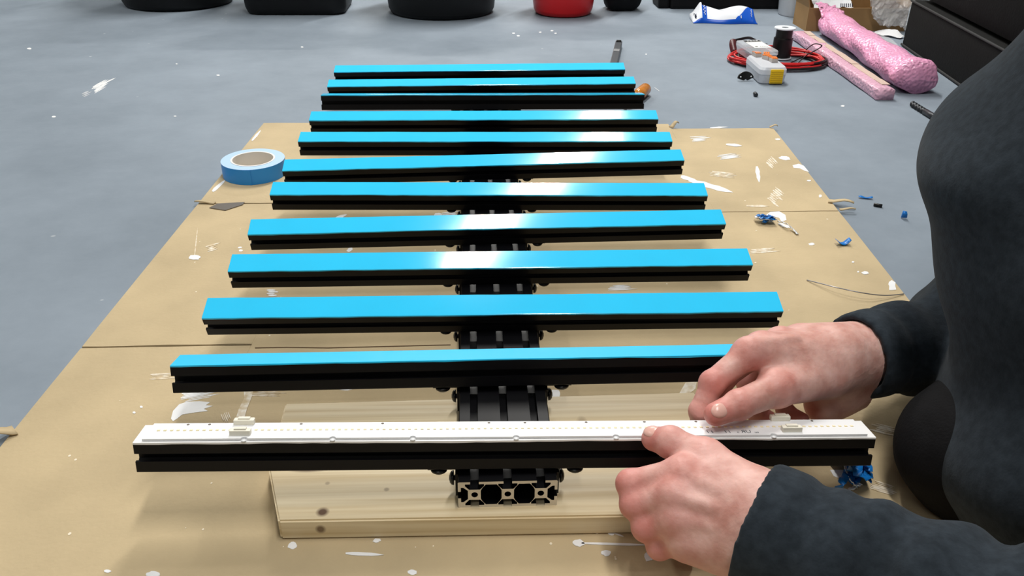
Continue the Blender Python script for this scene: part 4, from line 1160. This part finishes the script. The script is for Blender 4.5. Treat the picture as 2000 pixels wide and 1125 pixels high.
# ------------------------------------------------------------------ tape scraps, wire and blade on cardboard and floor
scrapb = mat('blue_scrap', (24, 118, 200), .3); scrapw = mat('white_liner', (226, 230, 236), .35)
def ribbon(bm, pts, w_):
    pts = [Vector(p) for p in pts]; A = []; 
    for i, p in enumerate(pts):
        t = (pts[min(i + 1, len(pts) - 1)] - pts[max(i - 1, 0)]).normalized(); s = t.cross(Vector((.2, .3, 1))).normalized() * w_ / 2
        if i % 3 == 1: s = (s + Vector((0, 0, w_ * .35)))
        A.append((bm.verts.new(p + s), bm.verts.new(p - s)))
    for x, y in zip(A, A[1:]): bm.faces.new((x[0], x[1], y[1], y[0]))
def scrap(name, label, px, span, h, n, seed, two=True, base=CARD, width=.006):
    p = gp(*px, base); r = random.Random(seed)
    t = thing(name, label, 'tape scrap', (p.x, p.y, base))
    for k, mm in enumerate((scrapb, scrapw) if two else (scrapb,)):
        bm = bmesh.new()
        for q in range(n if k == 0 else max(1, n // 3)):
            a = Vector((r.uniform(-span, span) * .5, r.uniform(-.5, .5) * h * 1.4, r.uniform(.004, h)))
            pts = [a]
            for s in range(4): pts.append(Vector((r.uniform(-span, span) * .55, r.uniform(-.5, .5) * h * 1.6, r.uniform(.004, h))))
            ribbon(bm, catmull(pts, 5), width * r.uniform(.5, 1.1))
        for v in bm.verts: v.co.z = max(.0012, v.co.z)
        o = bm_obj('blue_ribbon' if k == 0 else 'white_ribbon', bm, mm, t, True); sm = o.modifiers.new('t', 'SOLIDIFY'); sm.thickness = .0004
    return t
sc = scrap('tape_tangle', 'tangled blue and white tape liner on the cardboard right of the rack', (1495, 435), .022, .010, 7, 2)
def tail(parent, pts, mm, w_=.004, name='tail'):
    bm = bmesh.new(); ribbon(bm, catmull([Vector(p) - parent.location for p in pts], 6), w_)
    for v in bm.verts: v.co.z = max(.0012, v.co.z)
    o = bm_obj(name, bm, mm, parent, True); sm = o.modifiers.new('t', 'SOLIDIFY'); sm.thickness = .0004
tail(sc, [gp(1520, 432, CARD + .004), gp(1535, 436, CARD + .008), gp(1548, 446, CARD + .004), gp(1558, 457, CARD + .002)], scrapw, .004)
sc2 = scrap('tape_tangle', 'tangled blue tape scrap on the cardboard below the right end of the nearest bar', (1662, 935), .016, .026, 8, 5, True, CARD, .008)
tail(sc2, [gp(1655, 925, CARD + .02), gp(1642, 945, CARD + .022), gp(1634, 960, CARD + .006)], scrapb, .006)
tail(sc2, [gp(1655, 930, CARD + .018), gp(1670, 948, CARD + .012), gp(1680, 945, CARD + .008)], scrapw, .004); tail(sc2, [gp(1636, 962, CARD + .003), gp(1655, 957, CARD + .006), gp(1672, 950, CARD + .006)], scrapw, .004)
def fleck(px, lab, w_, l_, rz, base, curl, m_=scrapb):
    p = gp(*px, base); bm = bmesh.new(); n = 8; A = []
    for i in range(n + 1):
        u = i / n - .5; z = .0016 + curl * (4 * u * u); ww = w_ * (1 - 1.2 * u * u)
        A.append((bm.verts.new((u * l_, -ww / 2, z)), bm.verts.new((u * l_, ww / 2, z + .001 * math.sin(i)))))
    for x, y in zip(A, A[1:]): bm.faces.new((x[0], x[1], y[1], y[0]))
    o = bm_obj('tape_fleck', bm, m_, None, True, p, (0, 0, rz)); sm = o.modifiers.new('t', 'SOLIDIFY'); sm.thickness = .0005; tag(o, lab, 'tape scrap')
fleck((1645, 478), 'curled light blue tape fleck on the right flap of the cardboard', .010, .020, .1, CARD, .006)
fleck((1690, 388), 'flat strip of blue tape on bare floor near the black set screw', .006, .020, -.25, 0., .001)
fleck((1765, 427), 'tiny twisted blue tape bit on bare floor beside the person', .008, .008, 1.2, 0., .008)
wr_ = [gp(1576, 547, CARD + .001), gp(1600, 553, CARD + .004), gp(1640, 563, CARD + .008), (gp(1690, 573, CARD + .008)), gp(1730, 577, CARD + .004), gp(1765, 574, CARD + .001)]
bm = bmesh.new(); c0 = Vector(wr_[0]); add_tube(bm, [p - c0 for p in catmull(wr_, 8)], .0007, 6)
tag(bm_obj('thin_wire', bm, mat('silver_wire', (150, 150, 156), .25, metal=.6), None, True, c0), 'thin bent silver wire on the cardboard beside the dark sleeve', 'wire')
bl = [gp(x, y, CARD) for x, y in ((409, 407), (425, 399), (478, 396), (474, 401), (440, 412), (434, 411))]
c0 = sum(bl, Vector()) / len(bl); bm = bmesh.new(); add_prism(bm, [(p.x - c0.x, p.y - c0.y) for p in bl], .0006, .0013)
tag(bm_obj('utility_blade', bm, mat('blade_steel', (128, 122, 116), .35, metal=.5), None, False, c0), 'grey steel utility knife blade lying on the cut in the cardboard', 'blade')
# thin dark crack in the middle panel
crk = mat('dark_crack', (84, 62, 36), .8)
mark([[(498, 679), (560, 678), (640, 679), (760, 676), (880, 673), (880, 674.5), (760, 677.5), (640, 680.5), (560, 679.5), (498, 680.5)]], crk, sheet, CARD, 'crack')
